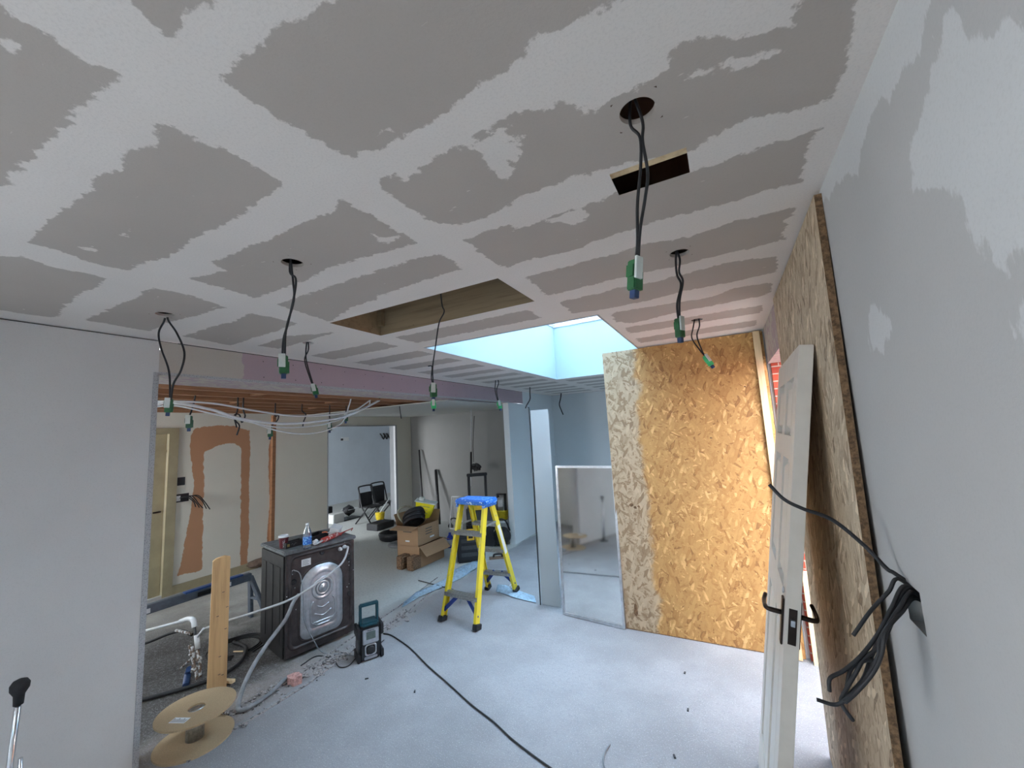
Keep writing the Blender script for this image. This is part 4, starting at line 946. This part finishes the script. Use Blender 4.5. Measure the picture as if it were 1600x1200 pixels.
obj('label_print', b, M_dark, lb_)

# ---- upright plank, leaning against nothing but its own foot plate
p = at_z(340, 1078, 0); 
pt = thing('timber_plank', 'rough sawn timber plank standing on end behind the cable reel', 'plank')
b = B(); pd = Vector((.93, -.37, 0)).normalized(); ps = Vector((-pd.y, pd.x, 0)); PM = frame(Vector((p.x, p.y, 0)), ps, -pd, (0, 0, 1))
b.prism([(-.062, 0), (.052, 0), (.054, .90), (.02, .915), (-.03, .905), (-.052, .89)], .038, PM @ Matrix.Rotation(PI/2, 4, 'X') @ Matrix.Translation((0, 0, -.038)))
obj('plank', b, M_tim, pt)
b = B()
for x, z in ((.02, .09), (.0, .10), (.03, .40), (.035, .55), (-.02, .5), (.01, .66), (.0, .22)):
    b.tube([PM @ Vector((x, -.001, z)), PM @ Vector((x+.012, -.012, z+.005))], .002, 5)
obj('nails', b, M_dark, pt)['kind'] = 'stuff'

# ---- plumbing stub in the back room
pp = at_z(303, 1062, 0); Yp = pp.y
def yp(x, y, dy=0): return at_y(x, y, Yp+dy)
t = thing('white_waste_pipe', 'white plastic waste pipe with elbow rising from the floor left of the plank', 'pipe')
obj('pipe', B().tube([at_y(200, 993, Yp-.15), yp(290, 969)], .011, 12), M_whitep, t)
obj('elbow', B().tube(curve([yp(282, 971), yp(294, 967), yp(302, 969), yp(304, 980)], 6), .018, 12), M_whitep, t)
obj('pipe', B().tube([yp(304, 980), yp(306, 998)], .009, 10), M_dark, t)
obj('coupling', B().tube([yp(307, 992), yp(309, 1014)], .017, 12), M_whitep, t)
obj('branch', B().tube([yp(308, 996), yp(318, 982)], .008, 8), M_whitep, t)
t = thing('pipe_cluster', 'plaster-splashed copper pipes and stop valves rising from the floor', 'pipes')
M_cop = splat('splashed_copper', (.16, .11, .08), (.55, .56, .55), .5, 35, .6)
for pts in ([(296,1008),(300,1025),(305,1045),(308,1062)], [(308,1014),(312,1035),(313,1058)], [(300,1010),(303,1030),(300,1050)]):
    obj('copper_pipe', B().tube(curve([yp(*q) for q in pts], 5), .010, 10), M_cop, t)
for x, y in ((300, 1022), (311, 1030), (305, 1044)): obj('stop_valve', B().blob(yp(x, y), .020, 2, .2), M_cop, t)
obj('valve_lever', B().tube([yp(282, 1045), yp(300, 1028)], .008, 8), M_cop, t)
obj('side_pipe', B().tube([yp(275, 985), yp(280, 986), yp(298, 990)], .010, 10), M_cop, t)
b = B().tube(curve([yp(296, 1045), yp(293, 1055), at_z(290, 1072, .0)], 5), .022, 10); obj('blue_pipe', b, M_bluep, t)
tag(obj('black_hose', line([at_z(200,1098,.03), at_z(228,1092,.02), at_z(290,1075,.02), at_z(340,1058,.02), at_z(375,1035,.02), at_z(384,1012,.02), at_z(365,1003,.02)], .014, 8, 8), M_rubber), 'thick black hose curving along the floor behind the reel and plank', 'hose')
tag(obj('black_hose', line([at_y(200,1015,Yp-.1), yp(240,1000,.0), yp(265,990,.05), yp(285,986,.08), yp(300,992,.1)], .012, 8, 8), M_rubber), 'black hose arching into the valve cluster under the white pipe', 'hose')
for k in range(3):
    r = .16+.03*k; c = at_z(372, 1010, .01+.012*k)
    P = [c + Vector((r*math.cos(t_*.7), r*math.sin(t_*.7), .004*math.sin(3*t_))) for t_ in range(9)]
    tag(obj('black_cable_coil', line(P, .007, 5, 6), M_rubber), ('smallest', 'middle', 'widest')[k] + ' loose black cable loop on the dark floor between plank and washing machine', 'cable', 'cable loops by the washing machine')
for x, y, lb in ((365, 1018, 'pale splinter stick lying among the cables beside the washing machine'), (330, 1090, 'small black clip on the floor right of the reel')):
    p = at_z(x, y, .01); tag(obj('stick_offcut', B().beam(p, p+Vector((.10, .02, .012)), .008, .008), M_batten if y < 1050 else M_dark), lb, 'offcut')
p = at_z(345, 1118, 0); tag(obj('plastic_scrap', B().blob(p+Vector((0, 0, .006)), .05, 3, .12, (1.3, .7, .12)), M_film), 'clear plastic scrap on the floor between reel flanges and channel', 'plastic scrap')
p = at_z(352, 1068, 0); tag(obj('timber_offcut', B().beam(p+Vector((-.12, -.03, .012)), p+Vector((.07, .02, .02)), .03, .02), M_batten), 'pale wood offcut at the foot of the plank', 'offcut')

# ---- folding trestle
p1 = at_z(406, 968, 0); p2 = p1
tr = thing('folding_trestle', 'grey-blue folding trestle with blue clamps left behind the washing machine', 'trestle')
M_tres = plain('grey_blue_plastic', (.10, .12, .15), .55)
base = Vector((p1.x, p1.y, 0)); far_ = Vector((p1.x-.1, p1.y-1.25, 0)); zt = at_x(398, 893, p1.x).z-.03; T0 = Vector((p1.x, p1.y-.10, zt)); T1 = Vector((p1.x-.02, p1.y-1.25, zt))
obj('top_beam', B().beam(T0, T1, .06, .07, bev=.006), M_tres, tr)
b = B(); b.beam(T0+Vector((0, -.08, .038)), T0+Vector((0, -.55, .038)), .05, .014); obj('clamp_strip', b, plain('blue_clamp', (.03, .08, .25), .4), tr)
for k, (y, c) in enumerate(((-.25, M_whitep), (-.40, M_black), (-.85, M_whitep), (-.95, M_black))):
    obj('sticker', B().box((T0.x+.031, T0.y+y-.06, zt-.02), (T0.x+.033, T0.y+y+.06, zt+.015)), c, tr)
for P_ in (T0, T1):
    for s_ in (-1, 1):
        q = Vector((P_.x+s_*.16, P_.y+(.10 if P_ is T0 else -.06), .0)); lg = obj('leg', B().beam(P_, q, .055, .03, (0, 1, 0), 0, .004), M_tres, tr)
b = B(); b.beam(T0+Vector((.08, .05, -zt*.5)), T0+Vector((-.08, .05, -zt*.5)), .03, .02); b.beam(T1+Vector((.08, -.03, -zt*.5)), T1+Vector((-.08, -.03, -zt*.5)), .03, .02); obj('leg_stay', b, M_tres, tr)
rl3 = thing('sheet_stack', 'dusty long board and bag lying on the floor under the brown wall patch', 'board')
p = at_z(330, 905, 0); obj('board', B().box((p.x-.1, p.y-.9, 0), (p.x+.15, p.y+.9, .025)), M_paper, rl3)
b = B().blob((p.x+.1, p.y+.55, .07), .13, 3, .1, (1, 1.6, .5)); tag(obj('rubble_bag', b, plain('dusty_brown_bag', (.17, .12, .09), .9, 0, .3, 20, .6)), 'crumpled dusty brown bag on the floor left of the cream panel', 'bag')

# ---- back-room wall boxes
t = thing('socket_box', 'small square black back box sunk in the back room wall', 'socket box')
p = at_x(283, 752, BX); obj('box_hole', B().box((BX-.01, p.y-.04, p.z-.05), (BX+.004, p.y+.04, p.z+.05)), M_black, t)
t = thing('socket_box', 'double back box with dangling cut wires on the brown patched wall', 'socket box')
p = at_x(283, 778, BX); obj('box_hole', B().box((BX-.01, p.y-.10, p.z-.05), (BX+.004, p.y+.08, p.z+.05)), M_black, t)
obj('box_rim', B().box((BX+.004, p.y-.09, p.z-.035), (BX+.007, p.y-.01, p.z+.03)), M_whitep, t)
for k in range(5):
    child('wire', t, [p+Vector((.0, -.02+.02*k, .0)), p+Vector((.06, .03+.03*k, .01)), p+Vector((.08, .10+.03*k, -.06-.02*(k % 3))), p+Vector((.07, .13+.04*k, -.13-.015*k))], .006, M_rubber, 4, 5)

# ---- sagging white cables and black tails under the joists
sag = [
 ([(200,632),(250,627),(330,630),(400,642),(460,650),(520,648),(556,640),(576,627)], .011, -3.6, 'upper sagging white cable below the bare joists'),
 ([(225,640),(262,629),(330,640),(380,655),(450,662),(520,655),(560,642),(590,624)], .016, -3.5, 'thickest sagging white conduit below the bare joists'),
 ([(230,628),(300,632),(385,657),(430,672),(470,678),(505,674),(535,660),(545,635)], .009, -3.7, 'lowest sagging thin white cable below the bare joists'),
 ([(228,634),(275,634),(330,646),(384,658),(440,668),(500,664),(545,650),(575,634)], .009, -3.8, 'thin white cable running between the two lower sagging cables'),
]
for pts, r, X, lb in sag:
    X = -3.67; P = [at_x(x, y, X) for x, y in pts]; P = [Vector((X, P[0].y-.03, 2.187))] + [q for q in P if q.z < 2.17] + [Vector((X, P[-1].y+.03, 2.187 if P[-1].y < 4.1 else 2.17))]
    tag(obj('sagging_cable', line(P, r*.75, 8, 6), M_whitep), lb, 'cable', 'white cables under the joists')
black = [
 ([(306,600),(304,625),(300,640),(296,650)], -4.0, 'black cable with dark green block near the left end of the joists', True),
 ([(372,618),(371,640),(367,655),(374,665),(370,680)], -4.2, 'tangled black cable tail hanging before the brown wall patch', False),
 ([(380,640),(383,650),(378,660),(374,648),(366,650),(370,668)], -4.15, 'knotted black cable loop beside the sagging conduit', False),
 ([(430,650),(435,648),(434,656),(426,664),(422,668)], -4.3, 'black cable tail with dark block above the cream panel', True),
 ([(472,642),(478,648),(474,660),(473,668)], -4.4, 'small black cable curl above the cream panel', False),
 ([(515,645),(515,655),(515,660)], -4.6, 'black cable with green block at the top left corner of the far doorway', True),
 ([(541,640),(540,646)], -4.6, 'short black cable with green block above the far doorway', True),
 ([(624,622),(625,640),(627,654)], -4.2, 'single thin black cable hanging right of the far doorway', False),
]
JX = (-5.95, -5.57, -5.19, -4.81, -4.43, -4.05, -3.67)
for pts, X, lb, blk in black:
    X = min(JX, key=lambda j: abs(j-X))
    t = thing('black_cable_tail', lb, 'cable', group='black cable tails in the back room')
    P = [at_x(x, y, X) for x, y in pts]; P = [Vector((X, P[0].y, 2.19 if P[0].y < 4.15 else 2.172))] + [q for q in P if q.z < 2.15]; child('cable', t, P, .007, M_rubber, 5, 5)
    if blk: connector(t, P[-1], Vector((0, 0, -1)), 2.0, plain('deep_green_plastic', (.02, .10, .05), .4))
t = thing('hanging_cable', 'long grey cable hanging before the back wall with a black lump', 'cable')
child('cable', t, [Vector((at_y(737, 650, 6.2).x, 6.2, 2.17)), at_y(736, 700, 6.2), at_y(736, 760, 6.2)], .010, M_conduit, 4, 6)
child('cable', t, [at_y(741, 650, 6.2), at_y(739, 690, 6.2), at_y(740, 722, 6.2)], .006, M_rubber, 4, 6)
obj('taped_bundle', B().tube([at_y(736, 706, 6.2), at_y(736, 745, 6.2)], .018, 8), M_black, t)
obj('coiled_end', B().blob(at_y(744, 730, 6.2), .085, 3, .25, (1.1, .6, .8)), M_black, t)
for (x0, y0), (x1, y1), Y0_, Y1_, lb in (((655, 703), (661, 800), 6.6, 6.4, 'tall thin black pole leaning in the back corner, left of the two'), ((681, 734), (685, 795), 6.62, 6.45, 'shorter thick black pole leaning on the back wall, right of the two')):
    a, c = at_y(x0, y0, Y0_), at_y(x1, y1, Y1_); k = (c-a); c = a + k*((a.z-.0)/(a.z-c.z)); c.z = .002
    tag(obj('black_pole', B().tube([a, c], .018 if x0 < 670 else .030, 10), M_black), lb, 'pole')

# ---- cardboard boxes
P0 = at_z(656, 888, 0); u = (at_z(697, 869, 0)-P0); u.z = 0; lu = u.length; u.normalize(); v = Vector((-u.y, u.x, 0))
if v.dot(at_z(625, 876, 0)-P0) < 0: v = -v
def carton(name, label, M, a, c, h, flaps, print_=False):
    t = thing(name, label, 'box'); t.matrix_world = M
    b = B(); k = .005
    b.box((0, 0, 0), (a, k, h)); b.box((0, c-k, 0), (a, c, h)); b.box((0, 0, 0), (k, c, h)); b.box((a-k, 0, 0), (a, c, h)); b.box((0, 0, 0), (a, c, k))
    obj('carton_body', b, M_card, t)
    for e, ang, ln in flaps:
        if e == 'f': M2 = Matrix.Translation((0, 0, h)) @ Matrix.Rotation(ang, 4, 'X'); b = B().box((0, -ln, 0), (a, 0, k), 0, M2)
        if e == 'b': M2 = Matrix.Translation((0, c, h)) @ Matrix.Rotation(-ang, 4, 'X'); b = B().box((0, 0, 0), (a, ln, k), 0, M2)
        if e == 'r': M2 = Matrix.Translation((a, 0, h)) @ Matrix.Rotation(ang, 4, 'Y'); b = B().box((0, 0, 0), (ln, c, k), 0, M2)
        if e == 'l': M2 = Matrix.Translation((0, 0, h)) @ Matrix.Rotation(-ang, 4, 'Y'); b = B().box((-ln, 0, 0), (0, c, k), 0, M2)
        obj('flap', b, M_card, t)
    if print_:
        b = B()
        for i in range(3): b.box((a*.35, -.0008, h*(.75-.14*i)), (a*.65, .0, h*(.79-.14*i)))
        b.box((a*.55, -.0008, h*.22), (a*.75, 0, h*.30), 1); b.box((-.0008, c*.3, h*.7), (0, c*.7, h*.74)); b.box((-.0008, c*.4, h*.2), (0, c*.6, h*.28), 1)
        obj('carton_print', b, [M_dark, M_whitep], t)
    return t
cs = max(.36, min(.5, lu))
M0 = frame(P0, u, v, (0, 0, 1))
carton('cardboard_box', 'lower brown cardboard box with open flap, beneath the box holding cables', M0, cs, .40, .27, [('f', .75, .17), ('r', .4, .14)])
M1 = frame(P0 + u*.0 + v*.02 + Vector((0, 0, .272)), (u + v*.06).normalized(), (v - u*.06).normalized(), (0, 0, 1))
carton('cardboard_box', 'upper brown printed cardboard box full of black cable', M1, cs*.92, .36, .25, [('b', -1.2, .16), ('r', -1.35, .15), ('l', .15, .15)], True)
t = thing('cable_coil', 'coil of thick black cable heaped in the upper cardboard box', 'cable')
c0 = M1 @ Vector((.12, .16, .33))
for k in range(9):
    r = .15-.008*(k % 3); P = [c0 + Vector((r*math.cos(a)*.9, r*math.sin(a)*1.0, .016*k + .09*math.cos(a+.5))) - Vector((.0, 0, .05)) for a in [i*PI/6+.3*k for i in range(13)]]
    child('loop', t, P, .013, M_rubber, 3, 6)
t = thing('beige_hose_coil', 'beige hose loop tucked behind the black coil in the upper box', 'hose')
child('loop', t, [c0 + Vector((-.16+.03*math.sin(a*2), .13*math.cos(a), .05+.11*math.sin(a))) for a in [i*PI/6 for i in range(13)]], .014, plain('beige_hose', (.35, .32, .22), .6), 3, 6)
# yellow tub with lid
c1 = M1 @ Vector((.30, .14, .40))
fc = Vector((.45, -.89, -.1)).normalized(); rx = Vector((.85, .42, -.22)); rx = (rx-fc*rx.dot(fc)).normalized(); uz = rx.cross(-fc)*1.0
YM = frame(c1, rx, -fc, rx.cross(-fc))
t = thing('yellow_bin', 'bright yellow plastic bin with clear lid tipped on top of the cable box', 'bin'); t.matrix_world = YM
obj('bin_body', B().prism([(-.13, .11), (-.11, -.04), (-.02, -.13), (.10, -.08), (.14, .11)], .13, Matrix.Rotation(PI/2, 4, 'X') @ Matrix.Translation((0, 0, -.13))), M_yelp, t)
obj('lid', B().box((-.15, -.015, .11), (.16, .145, .125), bev=.004), M_clear, t)
obj('lid_catch', B().box((-.10, .04, .125), (-.03, .10, .17), bev=.006), M_clear, t)
b = B()
for k, (x0, x1) in enumerate(((-.07, .08), (-.02, .05), (-.06, .06))): b.box((x0, -.0012, .06-.045*k), (x1, -.0002, .066-.045*k))
obj('bin_print', b, M_hose, t)
bk = plain('speckled_brick', (.20, .12, .07), .95, 0, .55, 70, .8)
for (x, y), lb in (((634, 886), 'rough brown block on the floor before the boxes, left of the pair'), ((650, 888), 'rough brown block on the floor before the boxes, right of the pair')):
    p = at_z(x, y, 0); tag(obj('rough_block', B().box((-.055, -.05, 0), (.055, .12, .17), 0, frame(p, v*-1, -u, (0, 0, 1)), .012), bk), lb, 'block')
p = at_z(692, 858, 0); t = thing('blue_bottle', 'small blue bottle on the floor just right of the boxes', 'bottle', p+Vector((.05, .12, 0)))
obj('bottle_body', B().lathe([(.05, 0), (.052, .01), (.05, .15), (.02, .19), (.02, .22)], (0, 0, 0), 20), plain('blue_bottle', (.02, .05, .45), .35), t)
obj('bottle_label', B().lathe([(.0525, .04), (.0528, .041), (.0528, .12), (.0525, .121)], (0, 0, 0), 20), M_whitep, t)

# ---- tool cases behind the ladder
def case(name, label, px, py, w_, d_, h, face=(.6, -.8), m=M_black):
    p = at_z(px, py, 0); f = Vector((face[0], face[1], 0)).normalized(); s_ = Vector((-f.y, f.x, 0))
    t = thing(name, label, name.split('_')[-1]); t.matrix_world = frame(p, s_, -f, (0, 0, 1)); return t
t = case('tool_case', 'black tool case with yellow latches standing behind the stepladder', 737, 879, .36, .2, .36)
TCM = t.matrix_world.copy()
obj('case_body', B().box((-.19, 0, 0), (.19, .22, .36), bev=.02), M_black, t)
b = B(); 
for z in (.08, .17, .26): b.box((-.13, -.006, z), (.13, .004, z+.05), bev=.003)
obj('case_ribs', b, M_dark, t)
b = B(); b.box((-.05, -.012, .29), (.05, .0, .315), bev=.003); b.box((-.05, -.012, .31), (-.03, 0, .35)); b.box((.03, -.012, .31), (.05, 0, .35)); obj('latch', b, plain('amber_plastic', (.75, .45, .03), .4), t)
b = B().tube(curve([(-.07, .1, .36), (-.06, .1, .40), (.06, .1, .40), (.07, .1, .36)], 5), .012, 8); obj('case_handle', b, plain('amber_plastic', (.75, .45, .03), .4), t)
t = case('tool_trolley', 'tall black wheeled tool trolley with extended handle behind the stepladder', 752, 862, .4, .3, .7)
obj('trolley_box', B().box((-.20, 0, .04), (.20, .30, .40), bev=.02), M_black, t)
obj('trolley_box', B().box((-.19, .02, .41), (.19, .28, .60), bev=.02), M_dark, t)
b = B(); b.box((-.15, .26, .5), (-.11, .30, 1.10)); b.box((.11, .26, .5), (.15, .30, 1.10)); b.box((-.16, .255, 1.06), (.16, .305, 1.11), bev=.008); obj('pull_handle', b, M_black, t)
for s_ in (-1, 1): obj('wheel', B().lathe([(.09, -.02), (.10, -.015), (.10, .015), (.09, .02)], (0, 0, 0), 22, 0, Matrix.Translation((s_*.215, .22, .10)) @ Matrix.Rotation(PI/2, 4, 'Y')), M_rubber, t)
b = B(); b.box((-.08, -.03, .60), (.10, .12, .66), bev=.01); obj('handle_strap', b, plain('amber_plastic', (.75, .45, .03), .4), t)
tcm = t.matrix_world.copy()
t = case('power_tool', 'yellow and black power tool lying on top of the black tool case', 768, 858, .2, .2, .4); t.matrix_world = TCM @ Matrix.Translation((.10, .16, .361)) 
obj('tool_body', B().lathe([(.035, 0), (.04, .03), (.035, .08), (.02, .10)], (0, 0, 0), 16), M_yelp, t); obj('tool_head', B().blob((.02, 0, .12), .035, 2, .1, (1.3, .8, .8)), M_black, t)
t = case('shoulder_bag', 'slumped black bag on the floor right of the tool case', 786, 856, .2, .2, .3)
obj('bag_body', B().blob((0, .1, .14), .14, 3, .06, (1, .7, 1)), M_rubber, t); obj('bag_strap', B().tube(curve([(-.12, .1, .25), (-.06, .06, .40), (.06, .06, .38), (.13, .1, .22)], 5), .012, 6), M_rubber, t)
t = case('white_bucket', 'white plastic bucket under the yellow tub at the wall end', 797, 846, .2, .2, .4)
pb = t.matrix_world.translation.copy(); t.matrix_world = Matrix.Translation(pb + Vector((-.12, .0, 0)))
pb = t.matrix_world.translation.copy()
obj('bucket_body', B().lathe([(.115, 0), (.12, .01), (.14, .30), (.148, .305), (.148, .325), (.01, .33)], (0, 0, 0), 28), M_whitep, t)
obj('bail_handle', B().tube(curve([(-.145, 0, .29), (-.10, -.11, .22), (.02, -.15, .18), (.12, -.08, .22), (.145, 0, .29)], 5), .005, 6), M_steel, t)
t = thing('yellow_tub', 'yellow tub standing on the lid of the white bucket', 'tub', pb+Vector((0, 0, .331)))
obj('tub_body', B().lathe([(.085, 0), (.09, .01), (.10, .13), (.104, .14), (.10, .145), (.01, .145)], (0, 0, 0), 24), plain('deep_yellow_plastic', (.65, .48, .02), .4), t); obj('tub_base', B().lathe([(.09, 0), (.09, .012), (.08, .014)], (0, 0, 0), 24), M_black, t)
t = thing('grey_lamp', 'small grey and black work lamp on the yellow tub', 'lamp', pb+Vector((0, 0, .477)))
obj('lamp_body', B().box((-.06, -.04, 0), (.06, .04, .20), bev=.01), M_steel, t); b = B(); b.box((-.075, -.03, 0), (-.06, .03, .26)); b.box((.06, -.03, 0), (.075, .03, .26)); b.box((-.075, -.03, .24), (.075, .03, .26)); obj('lamp_frame', b, M_black, t)
obj('lamp_screen', B().box((-.04, -.043, .06), (.04, -.04, .17)), M_whitep, t)
t = thing('clothes_airer', 'thin white wire airer leaning on the back wall behind the boxes', 'airer')
q0, q1, q2, q3 = at_y(703, 822, 6.1), at_y(722, 822, 6.1), at_y(722, 776, 6.3), at_y(706, 776, 6.3)
q0.z = q1.z = .02
b = B()
for a, c in ((q0, q1), (q1, q2), (q2, q3), (q3, q0)): b.tube([a, c], .012, 6)
obj('airer_frame', b, M_whitep, t); b = B()
for k in range(1, 7): b.tube([lerp(q0, q1, k/7), lerp(q3, q2, k/7)], .004, 5)
obj('wires', b, M_whitep, t)
p = at_z(690, 838, 0); t = thing('headphones', 'black rounded ear defenders lying behind the yellow bin', 'ear defenders', Vector((p.x-.1, p.y+.5, .001)))
obj('ear_cup', B().blob((-.08, 0, .05), .05, 2, .05), M_black, t); obj('ear_cup', B().blob((.08, 0, .05), .05, 2, .05), M_black, t); obj('headband', B().tube(curve([(-.09, 0, .07), (-.06, 0, .18), (.06, 0, .18), (.09, 0, .07)], 5), .012, 6), M_black, t)
p = at_z(778, 872, 0); t = thing('wooden_float', 'brown wooden float with black handle on the floor right of the stepladder', 'float', p)
obj('blade', B().box((-.12, -.05, .0), (.12, .05, .015), 0, Matrix.Rotation(.6, 4, 'Z')), plain('brown_wood', (.20, .13, .09), .7), t); obj('grip', B().tube(curve([(-.05, -.03, .015), (-.04, -.02, .05), (.04, .03, .05), (.05, .035, .015)], 4), .014, 8), M_black, t)

# ---- clear plastic film and rods on the floor near the ladder
def film(name, label, pts, z, m=M_film):
    b = B(); P = [at_z(x, y, 0) for x, y in pts]; n = len(P)//2; G = []
    for i in range(n):
        a, c = P[i], P[len(P)-1-i]; row = []
        for k in range(9):
            q = lerp(a, c, k/8); row.append(b.bm.verts.new((q.x, q.y, .003 + z*abs(math.sin(k*1.9+i*2.3))*random.uniform(.4, 1))))
        G.append(row)
    for i in range(n-1):
        for k in range(8): f = b.bm.faces.new((G[i][k], G[i][k+1], G[i+1][k+1], G[i+1][k])); f.smooth = True
    o = obj(name, b, m); so = o.modifiers.new('t', 'SOLIDIFY'); so.thickness = .001; return tag(o, label, 'plastic film')
M_bfilm = plain('pale_blue_film', (.36, .48, .58), .35, 0, .25, 40)
film('plastic_film', 'pale blue crumpled film strip on the floor left of the ladder foot', [(628,950),(655,935),(690,920),(720,905),(735,895),(728,888),(705,900),(680,915),(650,928),(632,942)], .02, M_bfilm)
film('plastic_film', 'crumpled clear film under the back legs of the ladder', [(775,925),(790,930),(806,936),(838,943),(835,932),(805,922),(790,916),(778,914)], .015, M_bfilm)
film('plastic_film', 'clear film bunched between the front ladder rails', [(705,905),(722,902),(745,890),(760,880),(752,872),(735,880),(718,888),(706,893)], .02, M_bfilm)
a, c = at_z(654, 907, .008), at_z(708, 921, .008); tag(obj('steel_rod', B().tube([a, c], .006, 8), M_dark), 'thin dark rod on the floor crossing behind the front ladder rail', 'rod')
# far clutter seen through the far doorway
Xf = -6.9
def fbox(name, label, cat, x0, y0, x1, y1, X, dep, m, bev=.01, z0=None):
    a, c = at_x(x0, y1, X), at_x(x1, y0, X); lo = Vector((X-dep, min(a.y, c.y), max(0, min(a.z, c.z)) if z0 is None else z0)); hi = Vector((X, max(a.y, c.y), max(a.z, c.z)))
    o = obj(name, B().box(lo, hi, bev=bev), m); return tag(o, label, cat)
fbox('white_box', 'whitish cardboard box low in the far room', 'box', 521, 801, 538, 818, -7.5, .3, M_paper, z0=0)
fbox('dark_crate', 'dark crate behind the folding chairs in the far room', 'crate', 538, 806, 566, 822, -7.5, .35, M_black, z0=0)
fbox('dark_case', 'dark case at the left edge of the far doorway', 'case', 508, 791, 520, 816, -7.9, .3, M_black, z0=0)
o = fbox('white_plank', 'short white plank lying on the dark crate in the far room', 'plank', 545, 793, 563, 797, -7.55, .25, M_whitep, .002)
tag(obj('dark_bundle', B().blob(at_x(545, 797, -7.65), .11, 2, .2, (1, 1.2, 1)), M_black), 'round dark bundle on the crate in the far room', 'bundle')
def fchair(name, label, x0, x1, yt, X, loop):
    t = thing(name, label, 'chair'); a = at_x(x0, 822, X); c = at_x(x1, 822, X); ya, yb = a.y, c.y; top = at_x((x0+x1)/2, yt, X).z
    for y in (ya, yb):
        obj('leg', B().tube([(X+.22, y, .005), (X-.06, y, top*.45), (X-.16, y, top)], .014, 8), M_black, t)
        obj('leg', B().tube([(X-.25, y, .005), (X+.12, y, top*.48)], .014, 8), M_black, t)
    obj('top_rail', B().tube(curve([(X-.155, ya, top-.04), (X-.165, ya+.04, top+loop), (X-.165, yb-.04, top+loop), (X-.155, yb, top-.04)], 5), .016, 8), M_black, t)
    b = B(); b.box((X-.165, ya+.015, top*.45), (X-.135, yb-.015, top-.02 if loop > .03 else top-.12)); obj('backrest', b, M_rubber, t)
    obj('seat', B().box((X-.16, ya, top*.44), (X+.20, yb, top*.47), bev=.008), M_rubber, t)
fchair('folding_chair', 'black folding chair with padded back, front one in the far room', 569, 590, 760, -6.75, .01)
fchair('folding_chair', 'black folding chair with looped top rail behind the front one', 588, 609, 757, -6.95, .04)
o = fbox('black_speaker', 'black box on the floor right of the folding chairs', 'box', 590, 812, 616, 838, -6.0, .3, M_black, z0=0)
p = o.data
pz = at_x(601, 812, -6.0)
t = thing('yellow_bucket', 'small yellow bucket standing on the black box in the far doorway', 'bucket', Vector((-6.12, pz.y, pz.z+.001)))
obj('bucket_body', B().lathe([(.07, 0), (.075, .01), (.09, .12), (.095, .13), (.01, .13)], (0, 0, 0), 20), plain('deep_yellow_plastic', (.65, .48, .02), .4), t); 
a, c = at_x(612, 773, -6.3), Vector((-6.12, pz.y, pz.z+.13)); obj('long_handle', B().tube([t.matrix_world.inverted() @ c - Vector((-6.12, pz.y, pz.z+.001)) if False else c-Vector((-6.12, pz.y, pz.z+.001)), a-Vector((-6.12, pz.y, pz.z+.001))], .010, 6), M_whitep, t)
p = at_z(617, 848, 0); tag(obj('black_tub', B().lathe([(.22, 0), (.25, .02), (.27, .10), (.26, .12), (.23, .12), (.22, .05), (.01, .05)], (0, 0, 0), 32, 0, Matrix.Translation(p+Vector((-.2, .2, 0)))), M_black), 'wide low black tub on the floor left of the cardboard boxes', 'tub')
p = at_z(618, 850, 0); tag(obj('grey_disc', B().lathe([(.20, 0), (.21, .01), (.20, .03), (.12, .035), (.11, .02), (.01, .02)], (0, 0, 0), 32, 0, Matrix.Translation(p+Vector((.12, 0, 0)))), M_hose), 'flat grey disc on the floor in front of the black tub', 'disc')
t = thing('far_wall_light_box', 'small white box with dark switch on the far room wall', 'switch'); p = at_x(539, 686, -9.79); obj('switch_plate', B().box((-9.79, p.y-.12, p.z-.05), (-9.77, p.y+.12, p.z+.05)), M_whitep, t); obj('switch_dot', B().box((-9.77, p.y-.16, p.z-.04), (-9.765, p.y-.08, p.z+.02)), M_black, t)
t = thing('far_wall_wires', 'dark loose wire ends at the top right of the far room wall', 'wires'); p = at_x(603, 680, -9.79)
for k in range(4): child('wire', t, [p+Vector((0, -.25+.14*k, .06)), p+Vector((.05, -.22+.14*k, -.02)), p+Vector((.05, -.15+.14*k, -.12)), p+Vector((.03, -.08+.14*k, .0))], .02, M_rubber, 4, 5)
# chrome rod with a knob by the left wall
kp = at_x(31, 1072, -2.86); t = thing('knobbed_rod', 'chrome rod with black rubber knob standing against the left wall', 'rod', Vector((kp.x, kp.y, 0)))
obj('rod', B().tube([(-.01, -.02, .02), (0, 0, kp.z-.04)], .011, 14), M_chrome, t)
obj('knob', B().lathe([(.016, -.075), (.018, -.035), (.030, -.012), (.031, .008), (.022, .024), (.008, .03), (.001, .03)], (0, 0, kp.z), 20), M_rubber, t)
obj('rod', B().tube([(-.01, .035, .02), (0, .02, kp.z-.30)], [.012, .007], 12), M_chrome, t)
obj('rod_foot', B().lathe([(.07, 0), (.07, .015), (.03, .025), (.012, .05)], (-.01, 0, 0), 20), M_dark, t)
# white scraps at the foot of the ladder
t = thing('paper_scrap', 'torn white paper scrap caught at the back foot of the ladder', 'paper', at_z(803, 921, 0))
obj('scrap', B().blob((0, 0, .03), .045, 3, .3, (1, .6, .8)), M_whitep, t)
